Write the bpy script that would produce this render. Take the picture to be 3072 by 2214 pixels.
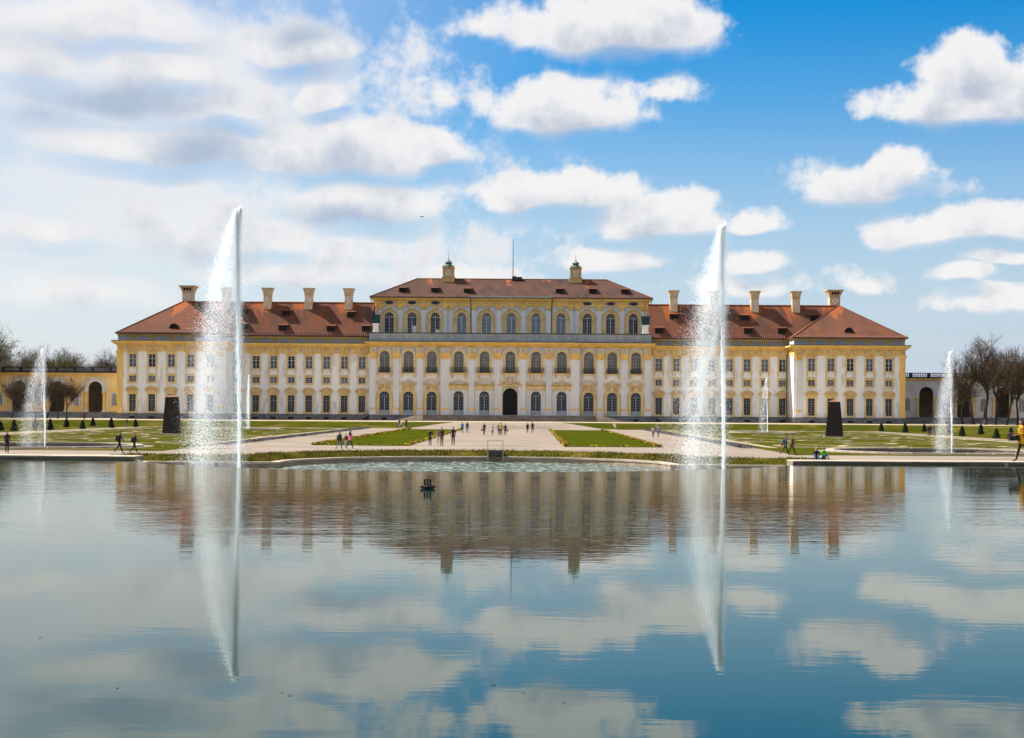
import bpy, bmesh, math, random
import numpy as np
from mathutils import Vector, Matrix
from mathutils.geometry import delaunay_2d_cdt

R = math.radians
SC = bpy.context.scene
COL = SC.collection
for o in list(bpy.data.objects):
    bpy.data.objects.remove(o)

# ------------------------------------------------------------------ camera
CX, CZ = 4.27, 3.70          # camera stands 4.3 m off the palace axis, 3.7 m above the parterre
F_PX, PPX, PPY, ROLL = 4627.0, 1590.0, 1228.0, 0.0066   # measured on the 3072 px wide photograph
cam_data = bpy.data.cameras.new('camera')
cam = bpy.data.objects.new('camera', cam_data)
COL.objects.link(cam)
cam.location = (CX, 0, CZ)
cam.rotation_euler = (R(90), -ROLL, 0)
cam_data.sensor_width = 36.0
cam_data.lens = 36.0 * F_PX / 3072.0
cam_data.shift_x = -(PPX - 1536.0) / 3072.0
cam_data.shift_y = (PPY - 1107.0) / 3072.0
cam_data.clip_start = 0.1
cam_data.clip_end = 30000
SC.camera = cam

# ------------------------------------------------------------------ world, sun, exposure
SUN_EL = 48.0
SUN_DIR = Vector((-0.86, 0.36, 0.0)).normalized() * math.cos(R(SUN_EL)) + Vector((0, 0, math.sin(R(SUN_EL))))
SUN_STRENGTH, SKY_STRENGTH, EXPOSURE = 4.3, 0.15, 1.20
CLOUD_L = 2.68
VEIL = (0.97, 0.84)          # at the horizon, towards the sun
world = bpy.data.worlds.new('World')
SC.world = world
world.use_nodes = True


def build_world():
    nt = world.node_tree
    nt.nodes.clear()
    L = nt.links.new

    def N(t, **k):
        n = nt.nodes.new(t)
        for a, b in k.items():
            setattr(n, a, b)
        return n

    def math_(op, a, b=None, c=None, clamp=False):
        n = N('ShaderNodeMath', operation=op)
        n.use_clamp = clamp
        for i, s in enumerate((a, b, c)):
            if s is None:
                continue
            if isinstance(s, (int, float)):
                n.inputs[i].default_value = s
            else:
                L(s, n.inputs[i])
        return n.outputs[0]

    def smooth(x, lo, hi, a=0.0, b=1.0):
        n = N('ShaderNodeMapRange', interpolation_type='SMOOTHSTEP')
        L(x, n.inputs[0])
        for i, s in enumerate((lo, hi, a, b)):
            n.inputs[1 + i].default_value = s
        return n.outputs[0]

    def mix(f, a, b):
        n = N('ShaderNodeMix', data_type='RGBA')
        for i, s in ((0, f), (6, a), (7, b)):
            if isinstance(s, (int, float)):
                n.inputs[i].default_value = s
            elif isinstance(s, tuple):
                n.inputs[i].default_value = s
            else:
                L(s, n.inputs[i])
        return n.outputs[2]

    out = N('ShaderNodeOutputWorld')
    sky = N('ShaderNodeTexSky', sky_type='NISHITA')
    sky.sun_disc = False
    sky.sun_elevation = R(SUN_EL)
    sky.sun_rotation = math.atan2(SUN_DIR.x, SUN_DIR.y)
    sky.altitude = 0
    sky.air_density = 1.0
    sky.dust_density = 0.6
    sky.ozone_density = 2.0
    hs = N('ShaderNodeHueSaturation')
    hs.inputs['Saturation'].default_value = 1.85
    hs.inputs['Value'].default_value = 0.40
    L(sky.outputs[0], hs.inputs['Color'])
    gm = N('ShaderNodeGamma')
    gm.inputs[1].default_value = 1.0
    L(hs.outputs[0], gm.inputs[0])
    skyc = gm.outputs[0]

    tc = N('ShaderNodeTexCoord')
    sep = N('ShaderNodeSeparateXYZ')
    L(tc.outputs['Generated'], sep.inputs[0])
    az = math_('ARCTAN2', sep.outputs[0], sep.outputs[1])
    el = math_('ARCSINE', sep.outputs[2])
    comb = N('ShaderNodeCombineXYZ')
    L(az, comb.inputs[0])
    L(el, comb.inputs[1])
    P = comb.outputs[0]

    # warp, so the edges of the clouds billow
    nz = N('ShaderNodeTexNoise', noise_dimensions='2D')
    nz.inputs['Scale'].default_value = 17.0
    nz.inputs['Detail'].default_value = 1.0
    nz.inputs['Roughness'].default_value = 0.5
    L(P, nz.inputs['Vector'])
    wv = N('ShaderNodeVectorMath', operation='MULTIPLY_ADD')
    L(nz.outputs['Color'], wv.inputs[0])
    wv.inputs[1].default_value = (0.020, 0.014, 0)
    wv.inputs[2].default_value = (-0.010, -0.007, 0)
    Pw = N('ShaderNodeVectorMath', operation='ADD')
    L(P, Pw.inputs[0])
    L(wv.outputs[0], Pw.inputs[1])

    # cumulus clouds of that afternoon as directions in the sky: (px, py, half width, half height, density)
    blobs = [
        (260, 40, 560, 130, .8), (860, 120, 240, 120, 1), (470, 185, 330, 85, .9), (60, 150, 240, 130, .9),
        (470, 420, 470, 100, 1), (1010, 430, 360, 150, 1.1), (1270, 440, 160, 85, 1), (960, 290, 130, 70, .9),
        (640, 310, 260, 70, .9), (1080, 590, 290, 100, 1), (700, 690, 460, 120, .8), (150, 660, 300, 80, .7),
        (850, 800, 620, 95, .55), (200, 850, 420, 110, .6),
        (1850, 60, 350, 140, 1.3), (1690, 305, 290, 115, 1.25), (1660, 565, 310, 84, 1.1), (1950, 640, 260, 90, 1),
        (1790, 765, 210, 62, .8), (2260, 780, 130, 58, .8), (2250, 655, 110, 52, .75),
        (2900, 290, 300, 105, 1.2), (2880, 190, 150, 115, 1.2), (3090, 230, 150, 120, 1.1),
        (2590, 530, 250, 85, .75), (2680, 495, 140, 60, .95), (2920, 670, 320, 80, 1),
        (2885, 820, 90, 38, .75), (3010, 770, 140, 32, .9), (2595, 838, 100, 42, .5),
        (1348, 285, 62, 70, .38), (1450, 50, 130, 62, .40), (2000, 262, 110, 46, .42), (1270, 230, 50, 30, .3),
        (420, 200, 1000, 330, .56), (560, 600, 1000, 360, .52), (1000, 700, 520, 220, .40), (330, 270, 420, 60, .55),
        (1370, 830, 230, 70, .65), (3060, 890, 220, 60, .7), (2250, 860, 260, 50, .5),
    ]

    def place(bl):
        px, py, rx, ry, s = bl
        u = (px - PPX) / F_PX
        v = (PPY + ROLL * (px - PPX) - py) / F_PX
        return math.atan(u), math.atan(v / math.sqrt(1 + u * u)), rx / F_PX, ry / F_PX, s

    # one cloud: a flat-bottomed dome of density, joined to the ones before it
    gr = bpy.data.node_groups.new('cloud', 'ShaderNodeTree')
    for nm, tp in (('Direction', 'NodeSocketVector'), ('Scale', 'NodeSocketVector'), ('Offset', 'NodeSocketVector'), ('Density', 'NodeSocketFloat'), ('Before', 'NodeSocketFloat')):
        gr.interface.new_socket(nm, in_out='INPUT', socket_type=tp)
    gr.interface.new_socket('Field', in_out='OUTPUT', socket_type='NodeSocketFloat')
    gi, go = gr.nodes.new('NodeGroupInput'), gr.nodes.new('NodeGroupOutput')
    gl = gr.links.new

    def gm_(op, *ins):
        n = gr.nodes.new('ShaderNodeMath')
        n.operation = op
        for i, x in enumerate(ins):
            if isinstance(x, (int, float)):
                n.inputs[i].default_value = x
            else:
                gl(x, n.inputs[i])
        return n.outputs[0]
    ma = gr.nodes.new('ShaderNodeVectorMath')
    ma.operation = 'MULTIPLY_ADD'
    for i in range(3):
        gl(gi.outputs[i], ma.inputs[i])
    sp = gr.nodes.new('ShaderNodeSeparateXYZ')
    gl(ma.outputs[0], sp.inputs[0])
    yy = gm_('MAXIMUM', sp.outputs[1], gm_('MULTIPLY', sp.outputs[1], -1.55))
    q = gm_('SQRT', gm_('MULTIPLY_ADD', yy, yy, gm_('MULTIPLY', sp.outputs[0], sp.outputs[0])))
    val = gm_('MULTIPLY', gi.outputs[3], gm_('SUBTRACT', 1.0, q))
    gl(gm_('MAXIMUM', val, gi.outputs[4]), go.inputs[0])

    def field(vec, some):
        cur = None
        for (a, e, rx, ry, s) in some:
            g = N('ShaderNodeGroup')
            g.node_tree = gr
            L(vec, g.inputs[0])
            g.inputs[1].default_value = (1 / rx, 1 / ry, 0)
            g.inputs[2].default_value = (-a / rx, -(e - .25 * ry) / ry, 0)
            g.inputs[3].default_value = s
            if cur is None:
                g.inputs[4].default_value = -2.0
            else:
                L(cur, g.inputs[4])
            cur = g.outputs[0]
        return cur

    sh = N('ShaderNodeVectorMath', operation='ADD')
    L(Pw.outputs[0], sh.inputs[0])
    sh.inputs[1].default_value = (-0.006, 0.0125, 0)
    fine = N('ShaderNodeTexNoise', noise_dimensions='2D')
    fine.inputs['Scale'].default_value = 34.0
    fine.inputs['Detail'].default_value = 5.0
    fine.inputs['Roughness'].default_value = 0.60
    L(P, fine.inputs['Vector'])
    # thin veil, whiter towards the horizon and to the sunward side
    veil = math_('MULTIPLY', smooth(el, -0.03, 0.285, 1.0, 0.0), VEIL[0])
    veil2 = math_('MULTIPLY', smooth(az, -0.42, 0.16, 1.0, 0.0), VEIL[1])
    veil = math_('MAXIMUM', veil, veil2)
    hazec = mix(smooth(az, -.40, .20, 1.0, 0.0), (CLOUD_L * .60, CLOUD_L * .70, CLOUD_L * .86, 1), (CLOUD_L * .78, CLOUD_L * .83, CLOUD_L * .92, 1))
    skyv = mix(veil, skyc, hazec)

    # grey-blue undersides of the thick clouds on the sunward side
    shades = [(330, 280, 420, 85, 1.0), (590, 425, 230, 105, .9), (900, 85, 190, 75, .8), (1020, 640, 330, 50, .6), (120, 330, 250, 90, .6), (1330, 520, 120, 40, .4)]

    gk = smooth(az, -.38, .02, .42, 1.0)

    def background(F1, F2, grain, Fs=None):
        Ff = math_('MULTIPLY_ADD', grain, 1.3, F1)
        # crisp sunlit tops, soft undersides
        soft = math_('MULTIPLY_ADD', math_('MAXIMUM', math_('SUBTRACT', F2, F1), 0.0), 1.2, math_('MULTIPLY_ADD', gk, -.55, 1.0))
        dens = math_('MULTIPLY', smooth(math_('DIVIDE', math_('SUBTRACT', Ff, 0.50), soft), 0.0, 1.0), 0.97)
        shade = smooth(math_('MULTIPLY_ADD', grain, 1.5, math_('MULTIPLY', F2, .75)), 0.72, 1.75)
        cc = mix(shade, (CLOUD_L, CLOUD_L * .985, CLOUD_L * .98, 1), (CLOUD_L * .56, CLOUD_L * .62, CLOUD_L * .74, 1))
        if Fs is not None:
            cc = mix(smooth(math_('MULTIPLY_ADD', grain, .5, Fs), .15, 1.1, 0.0, .85), cc, (CLOUD_L * .42, CLOUD_L * .53, CLOUD_L * .70, 1))
        g = N('ShaderNodeBackground')
        g.inputs[1].default_value = SKY_STRENGTH
        L(mix(dens, skyv, cc), g.inputs[0])
        return g.outputs[0]

    def mixsh(f, a, b):
        n = N('ShaderNodeMixShader')
        L(f, n.inputs[0]); L(a, n.inputs[1]); L(b, n.inputs[2])
        return n.outputs[0]

    allb = [place(bl) for bl in blobs]
    # the cloud bank on the sunward side is hazier and smoother
    grain_v = math_('MULTIPLY_ADD', math_('SUBTRACT', fine.outputs[0], .5), gk, .5)

    def columns(lo, hi, depth):
        """the clouds in view, split into columns of the sky so that each direction meets only the clouds near it"""
        if depth == 0:
            some = [c for c in allb if c[0] - c[2] * 1.35 - .03 < hi and c[0] + c[2] * 1.35 + .03 > lo]
            dark = [c for c in map(place, shades) if c[0] - c[2] * 1.2 - .03 < hi and c[0] + c[2] * 1.2 + .03 > lo]
            return background(field(Pw.outputs[0], some), field(sh.outputs[0], some), grain_v, field(Pw.outputs[0], dark) if dark else None)
        mid = (lo + hi) / 2
        return mixsh(math_('GREATER_THAN', az, mid), columns(lo, mid, depth - 1), columns(mid, hi, depth - 1))

    inside = columns(-.62, .62, 3)
    # unseen clouds over the rest of the dome, thickened to brighten the facade
    no = N('ShaderNodeTexNoise', noise_dimensions='3D')
    no.inputs['Scale'].default_value = 4.5
    no.inputs['Detail'].default_value = 4.0
    no.inputs['Roughness'].default_value = 0.55
    L(tc.outputs['Generated'], no.inputs['Vector'])
    Fo = math_('MULTIPLY_ADD', no.outputs[0], 4.0, -1.70)
    outside = background(Fo, Fo, no.outputs[0])
    m1 = smooth(math_('ABSOLUTE', az), 0.38, 0.60)
    m2 = smooth(el, 0.27, 0.42)
    m3 = smooth(el, -0.02, -0.01, 1.0, 0.0)
    Mx = math_('MAXIMUM', math_('MAXIMUM', m1, m2), m3)
    L(mixsh(Mx, inside, outside), out.inputs[0])


build_world()
sun_data = bpy.data.lights.new('sun', 'SUN')
sun = bpy.data.objects.new('sun', sun_data)
COL.objects.link(sun)
sun.rotation_euler = (-SUN_DIR).to_track_quat('-Z', 'Y').to_euler()
sun_data.energy = SUN_STRENGTH
sun_data.angle = R(0.5)
sun_data.color = (1.0, 0.94, 0.85)
SC.view_settings.view_transform = 'Standard'
SC.view_settings.look = 'None'
SC.view_settings.exposure = EXPOSURE
SC.view_settings.gamma = 1.0
SC.view_settings.use_curve_mapping = False
SC.render.engine = 'CYCLES'
SC.cycles.use_denoising = True
SC.cycles.max_bounces = 5
SC.cycles.diffuse_bounces = 3
SC.cycles.use_adaptive_sampling = True
SC.cycles.adaptive_threshold = 0.02
SC.cycles.transparent_max_bounces = 24
SC.cycles.caustics_reflective = False
SC.cycles.caustics_refractive = False

# ------------------------------------------------------------------ materials
def mat(name, c1, c2=None, scale=1.0, rough=0.85, stretch=(1, 1, 1), bump=0.0, bscale=None, spec=0.3,
        lo=0.35, hi=0.65, c3=None, s3=None, metal=0.0, coords='world', detail=5.0):
    """Principled surface whose colour wanders between c1 and c2 (and patches of c3) with world-space noise."""
    m = bpy.data.materials.new(name)
    m.use_nodes = True
    nt = m.node_tree
    L = nt.links.new
    b = nt.nodes['Principled BSDF']
    b.inputs['Roughness'].default_value = rough
    b.inputs['Specular IOR Level'].default_value = spec
    b.inputs['Metallic'].default_value = metal
    if c2 is None:
        c2 = tuple(x * 0.88 for x in c1)
    if coords == 'world':
        src = nt.nodes.new('ShaderNodeNewGeometry').outputs['Position']
    else:
        src = nt.nodes.new('ShaderNodeTexCoord').outputs['Object']
    mp = nt.nodes.new('ShaderNodeMapping')
    mp.inputs['Scale'].default_value = stretch
    L(src, mp.inputs[0])

    def noise(sc, det):
        n = nt.nodes.new('ShaderNodeTexNoise')
        n.inputs['Scale'].default_value = sc
        n.inputs['Detail'].default_value = det
        L(mp.outputs[0], n.inputs['Vector'])
        return n

    def ramp(sock, a, bb):
        n = nt.nodes.new('ShaderNodeMapRange')
        n.interpolation_type = 'SMOOTHSTEP'
        L(sock, n.inputs[0])
        n.inputs[1].default_value = a
        n.inputs[2].default_value = bb
        return n.outputs[0]

    def mixc(f, a, bb):
        n = nt.nodes.new('ShaderNodeMix')
        n.data_type = 'RGBA'
        L(f, n.inputs[0])
        for i, s in ((6, a), (7, bb)):
            if isinstance(s, tuple):
                n.inputs[i].default_value = (*s, 1)
            else:
                L(s, n.inputs[i])
        return n.outputs[2]
    n1 = noise(scale, detail)
    col = mixc(ramp(n1.outputs[0], lo, hi), tuple(c1), tuple(c2))
    if c3 is not None:
        n3 = noise(s3, 4.0)
        col = mixc(ramp(n3.outputs[0], 0.54, 0.66), col, tuple(c3))
    L(col, b.inputs['Base Color'])
    if bump > 0:
        nb = noise(bscale or scale * 4, 4.0)
        bm_ = nt.nodes.new('ShaderNodeBump')
        bm_.inputs['Strength'].default_value = bump
        bm_.inputs['Distance'].default_value = 0.05
        L(nb.outputs[0], bm_.inputs['Height'])
        L(bm_.outputs[0], b.inputs['Normal'])
    return m


M = {}
M['white'] = mat('white stucco', (.82, .81, .805), (.755, .745, .74), 0.5, .9, stretch=(1, 1, .30), bump=.15, bscale=6, c3=(.64, .60, .555), s3=.9)
M['greywhite'] = mat('pale grey stucco', (.72, .70, .69), (.63, .615, .61), 0.5, .9, stretch=(1, 1, .3))
M['lilac'] = mat('grey lilac stucco field', (.50, .50, .56), (.44, .445, .50), 0.7, .9)
M['bluegrey'] = mat('blue grey stucco', (.55, .57, .62), (.48, .50, .555), 0.6, .9)
M['yellow'] = mat('ochre stucco', (.83, .56, .175), (.72, .45, .125), 0.7, .88, stretch=(1, 1, .5), bump=.2, bscale=5)
M['ochre'] = mat('deep ochre moulding', (.58, .32, .075), (.46, .24, .055), 0.9, .88)
M['cream'] = mat('cream relief', (.66, .56, .42), (.50, .38, .24), 3.0, .9, bump=.5, bscale=4)
M['plinth'] = mat('weathered plinth stone', (.20, .20, .205), (.11, .115, .125), 0.8, .9, stretch=(1, 1, 3), bump=.3, bscale=3)
M['parapet'] = mat('grey parapet stone', (.42, .43, .42), (.33, .34, .345), 0.6, .9, stretch=(1, 1, .4))
M['lead'] = mat('dark gutter metal', (.03, .035, .045), (.02, .022, .03), 1.0, .5, metal=.3)
M['tile'] = mat('roof tiles', (.145, .058, .036), (.092, .046, .034), 0.35, .9, stretch=(1, .45, .35), bump=.35, bscale=9,
                c3=(.15, .055, .028), s3=0.30, lo=.30, hi=.70, spec=.08)
M['ridge'] = mat('ridge tiles', (.20, .075, .036), (.14, .055, .03), 1.0, .85)
M['eavetile'] = mat('eaves tiles', (.20, .085, .06), (.12, .045, .03), 3.0, .85)
M['frame'] = mat('pale gold stucco', (.75, .555, .275), (.63, .43, .18), 0.7, .88, stretch=(1, 1, .5), bump=.2, bscale=5)
M['scroll'] = mat('worn pale gravel', (.36, .30, .20), (.25, .205, .13), 0.4, .95, c3=(.075, .072, .013), s3=.42, spec=.03)
M['rimstone'] = mat('sandy rim wall', (.34, .265, .195), (.23, .18, .135), 0.6, .85, stretch=(1, 1, 3), bump=.3, bscale=4)
M['sand'] = mat('pale ochre stucco', (.72, .54, .28), (.60, .42, .19), 0.7, .88)
M['chimney'] = mat('chimney plaster', (.62, .50, .37), (.50, .36, .23), 1.3, .9, bump=.3)
M['chimtrim'] = mat('chimney ochre trim', (.58, .40, .17), (.48, .31, .12), 1.5, .9)
M['copper'] = mat('green copper', (.10, .20, .16), (.05, .10, .09), 1.2, .6, metal=.2)
M['gold'] = mat('gilded metal', (.60, .40, .10), None, 2, .35, metal=.8)
M['dark'] = mat('dark void', (.008, .008, .012), (.012, .012, .014), 1, .8)
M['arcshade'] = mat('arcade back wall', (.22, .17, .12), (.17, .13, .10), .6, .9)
M['gravel'] = mat('pale gravel', (.255, .208, .168), (.208, .17, .138), 0.12, .95, bump=.4, bscale=5, c3=(.18, .15, .122), s3=0.06, spec=.05)
M['palegravel'] = mat('pale sand', (.40, .325, .23), (.31, .25, .17), 0.3, .95, bump=.3, bscale=8, spec=.05)
M['stone'] = mat('pale rim stone', (.46, .38, .30), (.34, .28, .22), 0.9, .85, bump=.25, bscale=5)
M['wallstone'] = mat('damp wall stone', (.24, .19, .145), (.14, .11, .085), 0.7, .7, stretch=(1, 1, 3), bump=.4, bscale=4)
M['step'] = mat('stair stone', (.27, .22, .175), (.19, .155, .125), 0.5, .9)
M['lawn'] = mat('mown lawn', (.050, .060, .004), (.036, .046, .003), 0.35, .95, bump=.5, bscale=6, c3=(.062, .062, .006), s3=.09, spec=0)
M['drylawn'] = mat('winter grass', (.060, .060, .007), (.040, .046, .005), 0.22, .95, bump=.5, bscale=5, c3=(.105, .083, .020), s3=.10, spec=0)
M['bank'] = mat('rough bank grass', (.095, .082, .012), (.050, .052, .006), 0.5, .95, bump=.6, bscale=4, c3=(.13, .092, .02), s3=.25, spec=0)
M['blade'] = mat('grass blades', (.14, .122, .016), (.070, .072, .008), 0.9, .9, c3=(.19, .13, .03), s3=.4, spec=.1)
M['bark'] = mat('bark', (.060, .044, .034), (.035, .027, .022), 1.6, .95, bump=.4, bscale=6)
M['twig'] = mat('twigs', (.092, .062, .038), (.058, .040, .027), 0.6, .95)
M['bud'] = mat('budding twigs', (.085, .080, .025), (.060, .055, .022), 0.6, .95)
M['yew'] = mat('yew', (.018, .030, .012), (.010, .018, .008), 3, .95, bump=.6)
M['stele'] = mat('dark brown boarding', (.030, .018, .014), (.015, .010, .009), 1.2, .55, stretch=(3, 3, .4))
M['steletop'] = mat('brown lid', (.26, .12, .06), (.18, .08, .04), 2, .8)  # redder and paler than the boarding below
M['steel'] = mat('galvanised steel', (.45, .46, .46), None, 4, .4, metal=.7)
M['iron'] = mat('wrought iron', (.02, .018, .016), None, 4, .6, metal=.4)
M['wood'] = mat('window wood', (.62, .63, .65), None, 3, .6)
M['greydoor'] = mat('grey door panel', (.34, .36, .40), (.28, .30, .34), 1, .6)
M['statue'] = mat('weathered statue', (.36, .36, .36), (.22, .22, .23), 2, .9)
M['galyellow'] = mat('arcade ochre wall', (.72, .47, .16), (.62, .38, .11), 0.5, .9)
M['galwhite'] = mat('arcade grey wall', (.56, .55, .54), (.47, .465, .47), 0.5, .9)
M['teal'] = mat('teal winter cover', (.010, .055, .065), (.006, .03, .04), 1, .5)
M['yflower'] = mat('yellow flowers', (.75, .46, .01), (.80, .62, .06), 2.0, .8, c3=(.40, .05, .01), s3=.8)
M['pflower'] = mat('violet flowers', (.16, .11, .22), (.34, .30, .36), 1.2, .8)
M['fleaf'] = mat('flower leaves', (.05, .085, .015), None, 2, .9)
M['skin'] = mat('skin', (.52, .31, .22), None, 4, .6)


def wash_streaks(m, lo=.56):
    nt = m.node_tree
    L = nt.links.new
    b = nt.nodes['Principled BSDF']
    old = b.inputs['Base Color'].links[0].from_socket
    pos = nt.nodes.new('ShaderNodeNewGeometry').outputs['Position']
    sp = nt.nodes.new('ShaderNodeSeparateXYZ')
    L(pos, sp.inputs[0])

    def mt(op, a, c=None, d=None):
        n = nt.nodes.new('ShaderNodeMath')
        n.operation = op
        for i, x in enumerate((a, c, d)):
            if x is None:
                continue
            if isinstance(x, (int, float)):
                n.inputs[i].default_value = x
            else:
                L(x, n.inputs[i])
        return n.outputs[0]
    mp = nt.nodes.new('ShaderNodeMapping')
    mp.inputs['Scale'].default_value = (1.0, .25, .25)
    L(pos, mp.inputs[0])
    n = nt.nodes.new('ShaderNodeTexNoise')
    n.inputs['Scale'].default_value = .75
    n.inputs['Detail'].default_value = 5
    n.inputs['Roughness'].default_value = .65
    L(mp.outputs[0], n.inputs['Vector'])
    # clean tiles where rain runs off the chimneys, one about every 8.9 m along the ridge
    ax = mt('SUBTRACT', mt('ABSOLUTE', mt('ADD', sp.outputs[0], .7)), 35.5)
    wave = mt('COSINE', mt('MULTIPLY', ax, 2 * math.pi / 8.9))
    zr_ = mt('SUBTRACT', sp.outputs[2], mt('MULTIPLY', mt('GREATER_THAN', sp.outputs[2], 27.6), 7.6))
    hgt = mt('MULTIPLY_ADD', zr_, .10, -2.45)
    v = mt('ADD', mt('MULTIPLY_ADD', wave, .20, hgt), n.outputs[0])
    r = nt.nodes.new('ShaderNodeMapRange')
    r.interpolation_type = 'SMOOTHSTEP'
    L(v, r.inputs[0])
    r.inputs[1].default_value, r.inputs[2].default_value = lo, lo + .18
    mx = nt.nodes.new('ShaderNodeMix')
    mx.data_type = 'RGBA'
    L(r.outputs[0], mx.inputs[0])
    L(old, mx.inputs[6])
    mx.inputs[7].default_value = (.27, .085, .030, 1)
    L(mx.outputs[2], b.inputs['Base Color'])


wash_streaks(M['tile'])
M['tile_dark'] = mat('weathered roof tiles', (.100, .048, .036), (.068, .040, .033), 0.45, .9, stretch=(1, .45, .45), bump=.35, bscale=9,
                     c3=(.055, .034, .029), s3=0.5, lo=.30, hi=.70, spec=.08)
wash_streaks(M['tile_dark'], .68)


def glass(name, c1, c2, rough=.08, sc=.7):
    m = mat(name, c1, c2, sc, rough, spec=.28)
    return m


M['g_dark'] = glass('dark panes', (.011, .013, .019), (.020, .025, .034))
M['g_curtain'] = glass('curtained panes', (.17, .16, .15), (.10, .10, .105), .15)
M['g_pale'] = glass('panes with grey blinds', (.13, .145, .17), (.07, .08, .10), .12)
M['g_blue'] = glass('panes with blue blinds', (.155, .215, .29), (.12, .17, .235), .12)
M['g_teal'] = glass('attic panes', (.022, .032, .045), (.04, .055, .07))


def water_mat(name, deep, bump_list, rough=.015, foam=None, patch=None, tint=None, breeze=None):
    m = bpy.data.materials.new(name)
    m.use_nodes = True
    nt = m.node_tree
    L = nt.links.new
    b = nt.nodes['Principled BSDF']
    b.inputs['Roughness'].default_value = rough
    b.inputs['IOR'].default_value = 1.333
    b.inputs['Specular IOR Level'].default_value = .5
    b.inputs['Base Color'].default_value = (*deep, 1)
    pos = nt.nodes.new('ShaderNodeNewGeometry').outputs['Position']
    last = None
    pm = None
    if patch:
        mp = nt.nodes.new('ShaderNodeMapping')
        mp.inputs['Scale'].default_value = patch[1]
        L(pos, mp.inputs[0])
        pn = nt.nodes.new('ShaderNodeTexNoise')
        pn.inputs['Scale'].default_value = patch[0]
        pn.inputs['Detail'].default_value = 2
        L(mp.outputs[0], pn.inputs['Vector'])
        pr = nt.nodes.new('ShaderNodeMapRange')
        pr.interpolation_type = 'SMOOTHSTEP'
        L(pn.outputs[0], pr.inputs[0])
        pr.inputs[1].default_value, pr.inputs[2].default_value = .38, .62
        pr.inputs[3].default_value, pr.inputs[4].default_value = patch[2], 1.0
        pm = pr.outputs[0]
        if breeze:
            # a light breeze ruffles the water between these two distances from the near bank
            sx = nt.nodes.new('ShaderNodeSeparateXYZ')
            L(pos, sx.inputs[0])
            wob = nt.nodes.new('ShaderNodeMath')
            wob.operation = 'MULTIPLY_ADD'
            L(pn.outputs[0], wob.inputs[0])
            wob.inputs[1].default_value = 9.0
            L(sx.outputs[1], wob.inputs[2])
            vals = []
            for lo_, hi_ in (breeze[0], breeze[1]):
                q = nt.nodes.new('ShaderNodeMapRange')
                q.interpolation_type = 'SMOOTHSTEP'
                L(wob.outputs[0], q.inputs[0])
                q.inputs[1].default_value, q.inputs[2].default_value = lo_, hi_
                vals.append(q.outputs[0])
            sb_ = nt.nodes.new('ShaderNodeMath')
            sb_.operation = 'SUBTRACT'
            L(vals[0], sb_.inputs[0]); L(vals[1], sb_.inputs[1])
            ml = nt.nodes.new('ShaderNodeMath')
            ml.operation = 'MULTIPLY_ADD'
            L(sb_.outputs[0], ml.inputs[0])
            ml.inputs[1].default_value = breeze[3]
            ml.inputs[2].default_value = breeze[2]
            mm = nt.nodes.new('ShaderNodeMath')
            mm.operation = 'MULTIPLY'
            L(ml.outputs[0], mm.inputs[0]); L(pm, mm.inputs[1])
            pm = mm.outputs[0]
    for (sc, stretch, dist, det) in bump_list:
        mp = nt.nodes.new('ShaderNodeMapping')
        mp.inputs['Scale'].default_value = stretch
        L(pos, mp.inputs[0])
        n = nt.nodes.new('ShaderNodeTexNoise')
        n.inputs['Scale'].default_value = sc
        n.inputs['Detail'].default_value = det
        L(mp.outputs[0], n.inputs['Vector'])
        bp = nt.nodes.new('ShaderNodeBump')
        bp.inputs['Strength'].default_value = 1.0
        bp.inputs['Distance'].default_value = dist
        if pm is not None:
            L(pm, bp.inputs['Strength'])
        L(n.outputs[0], bp.inputs['Height'])
        if last is not None:
            L(last, bp.inputs['Normal'])
        last = bp.outputs[0]
    L(last, b.inputs['Normal'])
    if tint:
        gl_ = nt.nodes.new('ShaderNodeBsdfAnisotropic')
        gl_.inputs['Color'].default_value = (*tint, 1)
        gl_.inputs['Roughness'].default_value = rough
        di = nt.nodes.new('ShaderNodeBsdfDiffuse')
        di.inputs['Color'].default_value = (*deep, 1)
        fr = nt.nodes.new('ShaderNodeFresnel')
        fr.inputs['IOR'].default_value = 1.333
        mxs = nt.nodes.new('ShaderNodeMixShader')
        L(last, gl_.inputs['Normal'])
        L(last, fr.inputs['Normal'])
        L(fr.outputs[0], mxs.inputs[0])
        L(di.outputs[0], mxs.inputs[1])
        L(gl_.outputs[0], mxs.inputs[2])
        L(mxs.outputs[0], nt.nodes['Material Output'].inputs[0])
    if foam:
        n = nt.nodes.new('ShaderNodeTexNoise')
        n.inputs['Scale'].default_value = foam[0]
        n.inputs['Detail'].default_value = 5
        n.inputs['Roughness'].default_value = .65
        mp = nt.nodes.new('ShaderNodeMapping')
        mp.inputs['Scale'].default_value = (1, .45, 1)
        L(pos, mp.inputs[0])
        L(mp.outputs[0], n.inputs['Vector'])
        r = nt.nodes.new('ShaderNodeMapRange')
        r.interpolation_type = 'SMOOTHSTEP'
        r.inputs[1].default_value, r.inputs[2].default_value = foam[1], foam[2]
        L(n.outputs[0], r.inputs[0])
        mx = nt.nodes.new('ShaderNodeMix')
        mx.data_type = 'RGBA'
        L(r.outputs[0], mx.inputs[0])
        mx.inputs[6].default_value = (*deep, 1)
        mx.inputs[7].default_value = (.24, .28, .22, 1)
        L(mx.outputs[2], b.inputs['Base Color'])
        r2 = nt.nodes.new('ShaderNodeMapRange')
        r2.inputs[3].default_value, r2.inputs[4].default_value = .08, .8
        L(r.outputs[0], r2.inputs[0])
        L(r2.outputs[0], b.inputs['Roughness'])
    return m


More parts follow.
